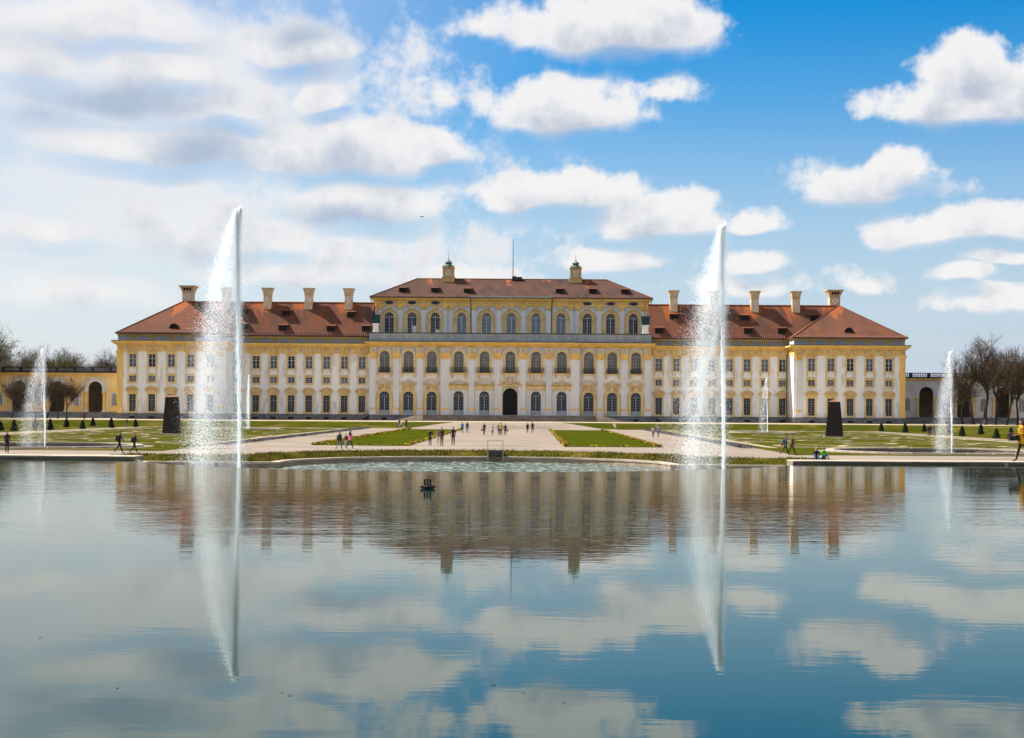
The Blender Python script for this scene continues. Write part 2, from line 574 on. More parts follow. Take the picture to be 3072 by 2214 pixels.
M['canal'] = water_mat('calm canal water', (.003, .022, .019),
                       [(1.0, (.28, 1.0, 1), .0040, 2.5), (5.5, (.35, 1.0, 1), .0020, 2.0)],
                       patch=(.09, (.35, 1.0, 1), .35), tint=(.95, .945, .89), breeze=((23, 29), (60, 66), .28, 1.6))
M['churn'] = water_mat('churned pool water', (.040, .062, .044), [(2.4, (.8, .5, 1), .18, 4.0)], rough=.1, foam=(2.6, .46, .66))
M['basin'] = water_mat('basin water', (.015, .022, .020), [(2.0, (1, 1, 1), .04, 3.0)], rough=.05)


def spray_mat(name, alpha=1.0):
    m = bpy.data.materials.new(name)
    m.use_nodes = True
    nt = m.node_tree
    nt.nodes.clear()
    L = nt.links.new
    out = nt.nodes.new('ShaderNodeOutputMaterial')
    d = nt.nodes.new('ShaderNodeBsdfDiffuse')
    d.inputs[0].default_value = (.62, .64, .66, 1)
    t = nt.nodes.new('ShaderNodeBsdfTranslucent')
    t.inputs[0].default_value = (.62, .64, .66, 1)
    mx = nt.nodes.new('ShaderNodeAddShader')
    L(d.outputs[0], mx.inputs[0])
    L(t.outputs[0], mx.inputs[1])
    last = mx.outputs[0]
    if alpha < 1:
        tr = nt.nodes.new('ShaderNodeBsdfTransparent')
        m2 = nt.nodes.new('ShaderNodeMixShader')
        m2.inputs[0].default_value = alpha
        L(tr.outputs[0], m2.inputs[1])
        L(last, m2.inputs[2])
        last = m2.outputs[0]
    L(last, out.inputs[0])
    return m


M['spray'] = spray_mat('water spray')
M['jetcore'] = spray_mat('white water', .55)

# ------------------------------------------------------------------ mesh helpers
class MB:
    def __init__(s):
        s.v, s.f, s.m = [], [], []
        s.mi = 0

    def face(s, *idx):
        s.f.append(idx)
        s.m.append(s.mi)

    def add(s, pts, faces):
        b = len(s.v)
        s.v.extend(pts)
        for f in faces:
            s.f.append(tuple(b + i for i in f))
            s.m.append(s.mi)

    def box(s, x0, x1, y0, y1, z0, z1):
        s.add([(x0, y0, z0), (x1, y0, z0), (x1, y1, z0), (x0, y1, z0), (x0, y0, z1), (x1, y0, z1), (x1, y1, z1), (x0, y1, z1)],
              [(0, 3, 2, 1), (4, 5, 6, 7), (0, 1, 5, 4), (1, 2, 6, 5), (2, 3, 7, 6), (3, 0, 4, 7)])
        return s

    def frustum(s, cx, cy, z0, z1, w0, d0, w1, d1):
        p = []
        for z, w, d in ((z0, w0, d0), (z1, w1, d1)):
            p += [(cx - w, cy - d, z), (cx + w, cy - d, z), (cx + w, cy + d, z), (cx - w, cy + d, z)]
        s.add(p, [(0, 3, 2, 1), (4, 5, 6, 7), (0, 1, 5, 4), (1, 2, 6, 5), (2, 3, 7, 6), (3, 0, 4, 7)])
        return s

    def prism(s, pts, y0, y1):
        n = len(pts)
        s.add([(x, y0, z) for x, z in pts] + [(x, y1, z) for x, z in pts],
              [tuple(range(n)), tuple(range(2 * n - 1, n - 1, -1))] +
              [(i, n + i, n + (i + 1) % n, (i + 1) % n) for i in range(n)])
        return s

    def strip(s, inner, outer, y0, y1):
        """moulding between two open outlines (x,z) of equal length, from y0 (front) to y1 (back)"""
        n = len(inner)
        p = [(x, y0, z) for x, z in inner] + [(x, y0, z) for x, z in outer] + \
            [(x, y1, z) for x, z in inner] + [(x, y1, z) for x, z in outer]
        fs = []
        for i in range(n - 1):
            fs += [(i, i + 1, n + i + 1, n + i), (2 * n + i, 2 * n + i + 1, i + 1, i),
                   (n + i, n + i + 1, 3 * n + i + 1, 3 * n + i)]
        fs += [(0, n, 3 * n, 2 * n), (n - 1, 2 * n - 1, 4 * n - 1, 3 * n - 1)]
        s.add(p, fs)
        return s

    def tube(s, p0, p1, r0, r1=None, n=6):
        r1 = r0 if r1 is None else r1
        p0, p1 = Vector(p0), Vector(p1)
        d = (p1 - p0)
        if d.length < 1e-6:
            return s
        d.normalize()
        a = d.orthogonal().normalized()
        b = d.cross(a)
        pts = []
        for p, r in ((p0, r0), (p1, r1)):
            for i in range(n):
                t = 2 * math.pi * i / n
                pts.append(tuple(p + a * (r * math.cos(t)) + b * (r * math.sin(t))))
        s.add(pts, [(i, (i + 1) % n, n + (i + 1) % n, n + i) for i in range(n)] +
              [tuple(range(n - 1, -1, -1)), tuple(range(n, 2 * n))])
        return s

    def lathe(s, prof, n=12, c=(0, 0, 0)):
        pts = []
        for r, z in prof:
            for i in range(n):
                t = 2 * math.pi * i / n
                pts.append((c[0] + r * math.cos(t), c[1] + r * math.sin(t), c[2] + z))
        fs = []
        for k in range(len(prof) - 1):
            for i in range(n):
                fs.append((k * n + i, k * n + (i + 1) % n, (k + 1) * n + (i + 1) % n, (k + 1) * n + i))
        fs.append(tuple(range(n - 1, -1, -1)))
        fs.append(tuple(range((len(prof) - 1) * n, len(prof) * n)))
        s.add(pts, fs)
        return s

    def mesh(s, name, mats, smooth=False, fix=True):
        me = bpy.data.meshes.new(name)
        me.from_pydata([tuple(p) for p in s.v], [], s.f)
        if not isinstance(mats, (list, tuple)):
            mats = [mats]
        for m in mats:
            me.materials.append(M[m] if isinstance(m, str) else m)
        if len(mats) > 1:
            me.polygons.foreach_set('material_index', s.m)
        if smooth:
            me.polygons.foreach_set('use_smooth', [True] * len(s.f))
        if fix:
            bm = bmesh.new()
            bm.from_mesh(me)
            bmesh.ops.recalc_face_normals(bm, faces=bm.faces)
            bm.to_mesh(me)
            bm.free()
        me.update()
        return me

    def build(s, name, mats, parent=None, loc=(0, 0, 0), smooth=False, fix=True):
        return put(name, s.mesh(name, mats, smooth, fix), parent, loc)


def put(name, me, parent=None, loc=(0, 0, 0), rz=0.0, scale=None):
    o = bpy.data.objects.new(name, me)
    COL.objects.link(o)
    o.parent = parent
    o.location = loc
    o.rotation_euler = (0, 0, rz)
    if scale:
        o.scale = scale
    return o


def tag(o, label=None, cat=None, group=None, kind=None):
    if label:
        o['label'] = label
    if cat:
        o['category'] = cat
    if group:
        o['group'] = group
    if kind:
        o['kind'] = kind
    return o


def thing(name, label, cat, loc=(0, 0, 0), rz=0.0, group=None):
    o = put(name, None, None, loc, rz)
    return tag(o, label, cat, group)


def G(px, py, z=0.0):
    """photo pixel (3072 wide) -> point on the horizontal plane at height z"""
    s = (py - PPY - ROLL * (px - PPX)) / (CZ - z)
    return (CX + (px - PPX) / s, F_PX / s)


def fill2d(outer, holes, z=0.0):
    """triangles of a polygon with holes, as verts and faces in the xy plane"""
    pts, edges = [], []
    for loop in [outer] + holes:
        b = len(pts)
        n = len(loop)
        pts += [Vector((float(p[0]), float(p[1]))) for p in loop]
        edges += [(b + i, b + (i + 1) % n) for i in range(n)]
    vs, es, fs, *_ = delaunay_2d_cdt(pts, edges, [], 0, 1e-6)

    def inside(p, loop):
        c = False
        n = len(loop)
        j = n - 1
        for i in range(n):
            xi, yi = loop[i][0], loop[i][1]
            xj, yj = loop[j][0], loop[j][1]
            if (yi > p[1]) != (yj > p[1]) and p[0] < (xj - xi) * (p[1] - yi) / (yj - yi) + xi:
                c = not c
            j = i
        return c
    keep = []
    for f in fs:
        c = (sum(vs[i][0] for i in f) / len(f), sum(vs[i][1] for i in f) / len(f))
        if inside(c, outer) and not any(inside(c, h) for h in holes):
            keep.append(tuple(f))
    return [(v[0], v[1]) for v in vs], keep


def sheet(name, outer, holes, z, m, kind='structure', parent=None):
    vs, fs = fill2d(outer, holes)
    me = bpy.data.meshes.new(name)
    me.from_pydata([(x, y, z) for x, y in vs], [], fs)
    me.materials.append(M[m])
    bm = bmesh.new()
    bm.from_mesh(me)
    for f in bm.faces:
        f.normal_update()
        if f.normal.z < 0:
            f.normal_flip()
    bm.to_mesh(me)
    bm.free()
    o = put(name, me, parent)
    if parent is None:
        tag(o, kind=kind)
    return o


def rect(x0, x1, y0, y1):
    return [(x0, y0), (x1, y0), (x1, y1), (x0, y1)]


def raw_mesh(name, verts, faces, m):
    """verts (n,3) numpy, faces (k,3) numpy -> mesh, fast"""
    me = bpy.data.meshes.new(name)
    nv, nf = len(verts), len(faces)
    me.vertices.add(nv)
    me.vertices.foreach_set('co', verts.astype(np.float32).ravel())
    me.loops.add(nf * 3)
    me.loops.foreach_set('vertex_index', faces.astype(np.int32).ravel())
    me.polygons.add(nf)
    me.polygons.foreach_set('loop_start', np.arange(0, nf * 3, 3, dtype=np.int32))
    me.polygons.foreach_set('loop_total', np.full(nf, 3, dtype=np.int32))
    me.materials.append(M[m] if isinstance(m, str) else m)
    me.update(calc_edges=True)
    me.validate()
    return me


# ================================================================== THE SETTING
# lower pool below the weir: a wide basin with a round bay towards the palace
RB, CB, YS, XS = 15.2, 121.0, 119.0, 25.0


def pool_outline(off, n_side=12, n_str=5, n_arc=28):
    r, ys, xs = RB + off, YS + off, XS + off
    a0 = math.asin((ys - CB) / r)
    xa = r * math.cos(a0)
    p = []
    for i in range(n_side):
        p.append((xs, 54 + (ys - 54) * i / n_side))
    for i in range(n_str):
        p.append((xs + (xa - xs) * i / n_str, ys))
    for i in range(n_arc + 1):
        a = a0 + (math.pi - 2 * a0) * i / n_arc
        p.append((r * math.cos(a), CB + r * math.sin(a)))
    for i in range(1, n_str + 1):
        p.append((-xa + (xa - xs) * i / n_str, ys))
    for i in range(1, n_side + 1):
        p.append((-xs, ys + (54 - ys) * i / n_side))
    return p


BANK = 2.3
ground_hole = pool_outline(BANK)
BASINS = [(-42, 143, 10.0), (42, 143, 10.0), (-43.5, 260, 5.5), (43.5, 260, 5.5)]
sheet('ground', rect(-5000, 5000, -600, 9000),
      [ground_hole] + [[(bx + (br - .3) * math.cos(2 * math.pi * i / 40), by + (br - .3) * math.sin(2 * math.pi * i / 40)) for i in range(40)] for bx, by, br in BASINS], 0.0, 'gravel')

# grass bank sloping from the path down to the pool rim
o_in, o_out = pool_outline(.72), pool_outline(BANK)
b = MB()
n = len(o_in)
for i, (x, y) in enumerate(o_out):
    b.v.append((x, y, 0.0))
for i in range(n):
    t = .45
    x = o_out[i][0] * (1 - t) + o_in[i][0] * t
    y = o_out[i][1] * (1 - t) + o_in[i][1] * t
    b.v.append((x, y, -0.16))
for i, (x, y) in enumerate(o_in):
    b.v.append((x, y, -0.52))
for k in range(2):
    for i in range(n - 1):
        b.face(k * n + i, k * n + i + 1, (k + 1) * n + i + 1, (k + 1) * n + i)
tag(b.build('grass_bank', 'bank'), kind='structure')

# pool rim wall with coping stones
rim = thing('pool_rim', 'low curved pale stone rim of the lower pool below the grass bank', 'pool wall', (0, 119, -1.2))
r0, r1 = pool_outline(0.0), pool_outline(0.70)
w = MB()
q0, q1 = pool_outline(0.06), pool_outline(0.64)
for i in range(n - 1):
    a, c, d, e = q0[i], q0[i + 1], q1[i + 1], q1[i]
    w.add([(a[0], a[1] - 119, -.3), (c[0], c[1] - 119, -.3), (d[0], d[1] - 119, -.3), (e[0], e[1] - 119, -.3),
           (a[0], a[1] - 119, .56), (c[0], c[1] - 119, .56), (d[0], d[1] - 119, .56), (e[0], e[1] - 119, .56)],
          [(0, 1, 5, 4), (2, 3, 7, 6)])
w.build('wall', 'rimstone', rim)
for i in range(n - 1):
    a, c, d, e = [Vector((p[0], p[1] - 119, 0)) for p in (r0[i], r0[i + 1], r1[i + 1], r1[i])]
    m_ = (a + c + d + e) / 4
    a, c, d, e = [m_ + (p - m_) * .992 for p in (a, c, d, e)]
    dz = random.Random(i).uniform(-.012, .012)
    s_ = MB()
    s_.add([(p.x, p.y, .56) for p in (a, c, d, e)] + [(p.x, p.y, .71 + dz) for p in (a, c, d, e)],
           [(0, 3, 2, 1), (4, 5, 6, 7), (0, 1, 5, 4), (1, 2, 6, 5), (2, 3, 7, 6), (3, 0, 4, 7)])
    s_.build('coping_stone', 'stone', rim)

sheet('pool_water', rect(-26, 26, 52, 137.5), [], -0.95, 'churn')
sheet('pool_bed', rect(-27, 27, 50, 138), [], -1.6, 'wallstone')

# upper canal: its surface ends in a curved weir
XW0, XW1, YW, SAG = -12.0, 15.1, 63.4, 10.5
ZB = CZ - 2.16 + .125           # top of the canal walls
arc = []
hc, xm = (XW1 - XW0) / 2, (XW0 + XW1) / 2
RW = (hc * hc + SAG * SAG) / (2 * SAG)
for i in range(33):
    x = XW1 - (XW1 - XW0) * i / 32
    y = YW - SAG - RW * (math.cos(math.asin((x - xm) / RW)) - 1)
    arc.append((x, y))
ZW = CZ - 2.16
sheet('canal_water', [(-90, 1.5), (92, 1.5), (92, YW + .05)] + arc + [(-90, YW + .05)], [], ZW, 'canal')
weir = thing('weir', 'low curved stone weir at the far edge of the calm canal', 'weir', (xm, YW, -1.3))
w = MB()
na = len(arc)
pts = []
for dy, z in ((0, ZW - .012), (.5, ZW - .03), (.55, -1.3), (-.4, -1.3), (-.4, ZW - .06)):
    for x, y in arc:
        pts.append((x - xm, y + dy - YW, z + 1.3))
w.add(pts, [(k * na + i, k * na + i + 1, (k + 1) * na + i + 1, (k + 1) * na + i) for k in range(4) for i in range(na - 1)])
w.build('wall', 'wallstone', weir)


def bank_wall(x0, x1, label, seed):
    t = thing('canal_wall', label, 'wall', ((x0 + x1) / 2, YW, -1.3))
    c = (x0 + x1) / 2
    MB().box(x0 - c, x1 - c, 0.08, 1.5, 0, ZB + 1.3 - .05).build('wall', 'wallstone', t)
    x = x0
    rng = random.Random(seed)
    while x < x1 - .1:
        ln = min(rng.uniform(2.2, 2.8), x1 - x)
        if x1 - x - ln < .6:
            ln = x1 - x
        s_ = MB().box(x - c + .008, x - c + ln - .008, 0.0, 1.62, ZB + 1.3 - .05, ZB + 1.3 + rng.uniform(-.010, .006))
        s_.build('coping_stone', 'stone', t)
        x += ln
    return t


bank_wall(-90, XW0, 'straight stone canal wall with pale coping, its end near the leaning jet on the left', 3)
tw = bank_wall(XW1, 92, 'straight stone canal wall with pale coping that the woman in yellow walks on', 4)
MB().box(23.80 - (XW1 + 92) / 2, 23.92 - (XW1 + 92) / 2, -.03, .07, 1.3 + .9, 1.3 + ZB - .055).build('joint_strip', 'stone', tw)
tw.children[0]['label'] = 'dark damp wall face'
# embankment falling from the canal down to the parterre, near bank and the sides of the canal
b = MB()
for x0, x1 in ((-600, -XS - 2.4), (XS + 2.4, 600)):
    b.add([(x0, YW + 1.5, ZB - .05), (x1, YW + 1.5, ZB - .05), (x1, YW + 5.5, 0.02), (x0, YW + 5.5, 0.02)], [(0, 1, 2, 3)])
b.add([(-600, -500, ZB - .05), (600, -500, ZB - .05), (600, 1.4, ZB - .05), (-600, 1.4, ZB - .05)], [(0, 1, 2, 3)])
b.add([(-600, 1.4, ZB - .05), (-91.5, 1.4, ZB - .05), (-91.5, YW + 1.5, ZB - .05), (-600, YW + 1.5, ZB - .05)], [(0, 1, 2, 3)])
b.add([(93.5, 1.4, ZB - .05), (600, 1.4, ZB - .05), (600, YW + 1.5, ZB - .05), (93.5, YW + 1.5, ZB - .05)], [(0, 1, 2, 3)])
tag(b.build('embankment', 'drylawn'), kind='structure')

# terrace in front of the palace and along the sides of the parterre
ZT = 1.15
YT0, YT1 = 288.0, 294.0
b = MB()
b.add([(-600, YT1, ZT), (600, YT1, ZT), (600, 460, ZT), (-600, 460, ZT)], [(0, 1, 2, 3)])
for s in (-1, 1):
    b.add([(s * 83, 90, ZT), (s * 600, 90, ZT), (s * 600, YT1, ZT), (s * 83, YT1, ZT)], [(0, 1, 2, 3) if s > 0 else (3, 2, 1, 0)])
tag(b.build('terrace', 'palegravel'), kind='structure')
def slope_z(y):
    return float(np.interp(y, [YT0, YT0 + 3.2, YT1], [0.0, .72, ZT]))


b = MB()
for s in (-1, 1):
    fl = (lambda f: f) if s > 0 else (lambda f: tuple(reversed(f)))
    # front slope
    xs_ = [20, 30, 45, 60, 78]
    for i in range(4):
        x0, x1 = xs_[i], xs_[i + 1]
        b.add([(s * x0, YT0, .02), (s * x1, YT0, .02), (s * x1, YT0 + 3.2, .72), (s * x0, YT0 + 3.2, .72),
               (s * x1, YT1, ZT + .01), (s * x0, YT1, ZT + .01)], [fl((0, 1, 2, 3)), fl((3, 2, 4, 5))])
    # tip of the slope beside the ramp: its lower edge climbs to the terrace
    prev = None
    for i in range(10):
        t = i / 9
        x = 20 - 9.5 * t
        yb = YT0 + (YT1 - YT0) * (t ** 1.5)
        cur = [(s * x, yb, slope_z(yb) + .03), (s * x, (yb + YT1) / 2, slope_z((yb + YT1) / 2) + .09), (s * x, YT1 + .2, ZT + .03)]
        if prev:
            b.add([prev[0], cur[0], cur[1], prev[1], cur[2], prev[2]], [fl((1, 0, 3, 2)), fl((2, 3, 5, 4))])
        prev = cur
    # side slope
    b.add([(s * 78, 90, .02), (s * 83, 90, ZT + .01), (s * 83, YT1, ZT + .01), (s * 78, YT0, .02)], [fl((0, 1, 2, 3))])
    b.add([(s * 78, YT0, .02), (s * 83, YT1, ZT + .01), (s * 78, YT1, ZT + .01)], [fl((0, 1, 2))])
tag(b.build('grass_slope', 'drylawn'), kind='structure')
# gravel ramp in the middle
b = MB()
ny = 8
for i in range(ny + 1):
    t = i / ny
    y = YT0 - .4 + 6.7 * t
    z = .008 + slope_z(y)
    b.v += [(-20.5, y, z), (20.5, y, z)]
for i in range(ny):
    b.face(2 * i, 2 * i + 1, 2 * i + 3, 2 * i + 2)
tag(b.build('ramp', 'gravel'), kind='structure')
# grass verge strip on the terrace under the trees
for s in (-1, 1):
    x0, x1 = sorted((s * 100, s * 560))
    sheet('lawn', rect(x0, x1, 296, 328), [], ZT + .006, 'drylawn')
    x0, x1 = sorted((s * 84, s * 560))
    sheet('lawn', rect(x0, x1, 92, 293), [], ZT + .006, 'drylawn')
    x0, x1 = sorted((s * 69.5, s * 78))
    sheet('lawn', rect(x0, x1, 96, 287.5), [], .008, 'drylawn')
    x0, x1 = sorted((s * (XS + 2.6), s * 300))
    sheet('lawn', rect(x0, x1, 69.2, 117.0), [], .006, 'drylawn')

# ------------------------------------------------------------------ parterre: lawn beds and the scrolled panels
rng = random.Random(7)
for s in (-1, 1):
    x0, x1 = sorted((s * 7.7, s * 17.5))
    sheet('bed_lawn', rect(x0, x1, 153, 276), [], .03, 'lawn')
    x0, x1 = sorted((s * 26.6, s * 66.0))
    ring = [(s * 42 + 11.2 * math.cos(2 * math.pi * i / 36), 143 + 11.2 * math.sin(2 * math.pi * i / 36)) for i in range(36)]
    ring2 = [(s * 43.5 + 6.5 * math.cos(2 * math.pi * i / 30), 260 + 6.5 * math.sin(2 * math.pi * i / 30)) for i in range(30)]
    sheet('panel_lawn', rect(x0, x1, 129.5, 283), [ring, ring2], .015, 'drylawn')
    # scrolls of pale gravel cut into the panels
    b = MB()

    def band(path, wd, z):
        pts = [Vector(p) for p in path]
        L_, R_ = [], []
        for i, p in enumerate(pts):
            d = (pts[min(i + 1, len(pts) - 1)] - pts[max(i - 1, 0)]).normalized()
            nn = Vector((-d.y, d.x))
            ww = wd * (.35 + .65 * math.sin(math.pi * min(1, .12 + i / len(pts))))
            L_.append((p.x + nn.x * ww, p.y + nn.y * ww, z))
            R_.append((p.x - nn.x * ww, p.y - nn.y * ww, z))
        k = len(L_)
        b.add(L_ + R_, [(i, k + i, k + i + 1, i + 1) for i in range(k - 1)])
    kz = 0
    for yy in np.linspace(166, 276, 9):
        for xx in np.linspace(32, 61, 4):
            cx, cy = s * (xx + rng.uniform(-2, 2)), yy + rng.uniform(-3, 3)
            if math.hypot(cx - s * 43.5, cy - 260) < 11:
                continue
            rr, tw_, ph = rng.uniform(3, 5.5), rng.choice((-1, 1)), rng.uniform(0, 6.3)
            kz += 1
            band([(cx + rr * (1 - .75 * i / 26) * math.cos(ph + tw_ * i * .30), cy + 1.25 * rr * (1 - .75 * i / 26) * math.sin(ph + tw_ * i * .30))
                  for i in range(27)], rng.uniform(.28, .55), .030 + .0022 * (kz % 18))
    for xx, wd in ((28.6, .8), (64.2, .9)):
        band([(s * xx, 154 + i * 4.2) for i in range(30)], wd, .024)
    for yy in (157.5, 280.5):
        band([(s * (28 + i * 2.6), yy) for i in range(15)], .9, .027)
    tag(b.build('gravel_scrolls', 'scroll', fix=True), kind='structure')

# low violet flower strips along the panels
def scatter_plants(name, boxes, count, hgt, mats_, seed, label, size=.09, kind='stuff'):
    r = np.random.default_rng(seed)
    V, Fc, Mi = [], [], []
    area = [abs((b_[1] - b_[0]) * (b_[3] - b_[2])) for b_ in boxes]
    tot = sum(area)
    vs, fs, ms = [], [], []
    base = 0
    for bx, a in zip(boxes, area):
        k = int(count * a / tot)
        x = r.uniform(bx[0], bx[1], k)
        y = r.uniform(bx[2], bx[3], k)
        z = r.uniform(.4, 1.0, k) * hgt
        sz = size * r.uniform(.6, 1.3, k)
        ang = r.uniform(0, math.pi, k)
        for j in range(3):
            pass
        c, s_ = np.cos(ang) * sz, np.sin(ang) * sz
        tilt = r.uniform(-.5, .5, k) * sz
        p = np.stack([np.stack([x - c, y - s_, z - sz * .6 + tilt], 1), np.stack([x + c, y + s_, z - sz * .6 - tilt], 1),
                      np.stack([x + c * .4 - s_ * .6, y + s_ * .4 + c * .6, z + sz * .9], 1), np.stack([x - c * .5, y - s_ * .5, z + sz * .7], 1)], 1)
        vs.append(p.reshape(-1, 3))
        idx = base + np.arange(k)[:, None] * 4
        f = np.concatenate([idx + np.array([[0, 1, 2]]), idx + np.array([[0, 2, 3]])], 1).reshape(-1, 3)
        fs.append(f)
        ms.append(np.repeat((r.random(k) < (.55 if len(mats_) > 1 else 2)).astype(np.int32) * (1 if len(mats_) > 1 else 0), 2))
        base += 4 * k
    me = raw_mesh(name, np.concatenate(vs), np.concatenate(fs), mats_[0])
    if len(mats_) > 1:
        me.materials.append(M[mats_[1]])
        me.polygons.foreach_set('material_index', np.concatenate(ms))
    o = put(name, me)
    tag(o, label, None, None, kind)
    return o


for s, side in ((-1, 'left'), (1, 'right')):
    bx = []
    x0, x1 = sorted((s * 24.9, s * 26.3))
    bx.append((x0, x1, 150, 284))
    scatter_plants('violet_border', bx, 9000, .22, ['fleaf', 'pflower'], 11 + s,
                   'narrow strip of violet and grey flowers edging the scrolled panel beside the %s avenue' % side, .075)
    e = []
    for xe in (7.9, 17.2):
        a_, b_ = sorted((s * (xe - .30), s * (xe + .30)))
        e.append((a_, b_, 153.2, 276))
    scatter_plants('flower_border', e, 7000, .22, ['fleaf', 'yflower'], 21 + s,
                   'yellow flowers edging the long sides of the %s green bed' % side, .085)
    a_, b_ = sorted((s * 7.7, s * 17.5))
    scatter_plants('flower_border', [(a_, b_, 153, 153.6)], 90, .2, ['fleaf', 'yflower'], 31 + s,
                   'sparse yellow flowers on the near edge of the %s green bed' % side, .08)


def grass_blades(name, pts_fn, count, h, seed, m='blade'):
    r = np.random.default_rng(seed)
    p = pts_fn(r, count)
    k = len(p)
    a = r.uniform(0, 2 * math.pi, k)
    hh = h * r.uniform(.4, 1.25, k)
    wd = .022 * r.uniform(.7, 1.6, k)
    lean = r.normal(0, .35, (k, 2)) * hh[:, None]
    c, s_ = np.cos(a) * wd, np.sin(a) * wd
    v = np.stack([p + np.stack([-c, -s_, np.zeros(k)], 1), p + np.stack([c, s_, np.zeros(k)], 1),
                  p + np.stack([lean[:, 0], lean[:, 1], hh], 1)], 1).reshape(-1, 3)
    f = np.arange(3 * k).reshape(-1, 3)
    return put(name, raw_mesh(name, v, f, m))


_oin, _oout = np.array(pool_outline(.74)), np.array(pool_outline(BANK + .1))


def bank_pts(r, k):
    i = r.integers(10, len(_oin) - 11, k)
    t, u = r.random(k), r.random(k)
    a = _oin[i] * (1 - t)[:, None] + _oin[i + 1] * t[:, None]
    c = _oout[i] * (1 - t)[:, None] + _oout[i + 1] * t[:, None]
    xy = a * (1 - u)[:, None] + c * u[:, None]
    z = np.interp(u, [0, .55, 1], [-.52, -.16, 0])
    # patchy
    keep = (np.sin(xy[:, 0] * 1.3) + np.sin(xy[:, 1] * 1.1 + xy[:, 0] * .7) + r.normal(0, .8, k)) > -.9
    return np.stack([xy[:, 0], xy[:, 1], z], 1)[keep]


tag(grass_blades('bank_grass', bank_pts, 26000, .17, 5), 'rough brownish grass growing on the bank above the pool rim', kind='stuff')


def slope_pts(r, k):
    s = r.choice([-1, 1], k)
    x = r.uniform(21, 78, k)
    u = r.random(k)
    return np.stack([s * x, YT0 + 6 * u, np.interp(u, [0, .53, 1], [.02, .72, 1.16])], 1)

# ================================================================== THE PALACE
Y0 = 330.0
palace = thing('palace', 'long white and ochre baroque palace with red tiled roofs and chimneys', 'palace', (0, Y0, ZT))
PO = (0, 0, -ZT)                       # parts are drawn in world height


def op(cx, w, z0, z1, arch=False, na=12):
    h = w / 2
    if not arch:
        return [(cx - h, z0), (cx + h, z0), (cx + h, z1), (cx - h, z1)]
    zs = z1 - h
    return [(cx - h, z0), (cx + h, z0)] + [(cx + h * math.cos(math.pi * i / na), zs + h * math.sin(math.pi * i / na)) for i in range(na + 1)]


def arch_path(w, z0, z1, na=12, grow=0.0):
    """open outline from the left foot over the arch to the right foot"""
    h = w / 2
    zs = z1 - h
    g = h + grow
    return [(-g, z0)] + [(-g * math.cos(math.pi * i / na), zs + g * math.sin(math.pi * i / na)) for i in range(na + 1)] + [(g, z0)]


def wall(name, x0, x1, z0, z1, holes, y, m, depth=.45, parent=None, loc=PO):
    vs, fs = fill2d(rect(x0, x1, z0, z1), holes)
    b = MB()
    b.add([(x, y, z) for x, z in vs], fs)
    for h in holes:
        k = len(h)
        b.add([(p[0], y, p[1]) for p in h] + [(p[0], y + depth, p[1]) for p in h],
              [(i, (i + 1) % k, k + (i + 1) % k, k + i) for i in range(k)])
    return b.build(name, m, parent or palace, loc, fix=False)


class WinType:
    def __init__(s):
        s.meshes = []            # (name, mesh)

    def add(s, name, mb, mats):
        s.meshes.append((name, mb.mesh(name, mats)))
        return s

    def place(s, x, y, name='window', swap=None, label=None):
        root = None
        for i, (n_, me) in enumerate(s.meshes):
            if swap and n_ in swap:
                me = swap[n_]
            o = put(name if i == 0 else n_, me, palace if i == 0 else root, (x, y, -ZT) if i == 0 else (0, 0, 0))
            if i == 0:
                root = o
                if label:
                    o['label'] = label
        return root


def muntins(b, w, z0, z1, xs, zs, t=.05, y=.22, frame=.07, arch=False):
    """white casement: outer frame plus bars at the given fractions"""
    if arch:
        b.strip(arch_path(w - 2 * frame, z0, z1 - frame), arch_path(w - 2 * frame, z0, z1 - frame, grow=frame), y, y + .06)
    else:
        b.box(-w / 2, -w / 2 + frame, y, y + .06, z0, z1)
        b.box(w / 2 - frame, w / 2, y, y + .06, z0, z1)
        b.box(-w / 2 + frame, w / 2 - frame, y, y + .06, z1 - frame, z1)
    b.box(-w / 2 + frame, w / 2 - frame, y, y + .06, z0, z0 + frame)
    zt = (z1 - w / 2) if arch else z1 - frame
    for fx, tt in xs:
        b.box(fx * w - tt / 2, fx * w + tt / 2, y + .003, y + .055, z0 + frame, zt)
    for fz, tt in zs:
        zz = z0 + fz * (zt - z0)
        b.box(-w / 2 + frame, w / 2 - frame, y + .006, y + .05, zz - tt / 2, zz + tt / 2)
    if arch:
        zc = z1 - w / 2
        for a in (45, 90, 135):
            b.tube((0, y + .03, zc), (math.cos(R(a)) * (w / 2 - frame), y + .03, zc + math.sin(R(a)) * (w / 2 - frame)), t / 2, n=4)
        r_ = w * .26
        b.strip([(-r_ * math.cos(math.pi * i / 8), zc + r_ * math.sin(math.pi * i / 8)) for i in range(9)],
                [(-(r_ + t) * math.cos(math.pi * i / 8), zc + (r_ + t) * math.sin(math.pi * i / 8)) for i in range(9)], y + .004, y + .05)
        b.box(-w / 2 + frame, w / 2 - frame, y + .002, y + .07, zc - .05, zc + .05)
    return b


def pane(w, z0, z1, arch=False, y=.30):
    return MB().prism([(p[0], p[1]) for p in op(0, w - .02, z0, z1 - .01, arch)], y, y + .04)


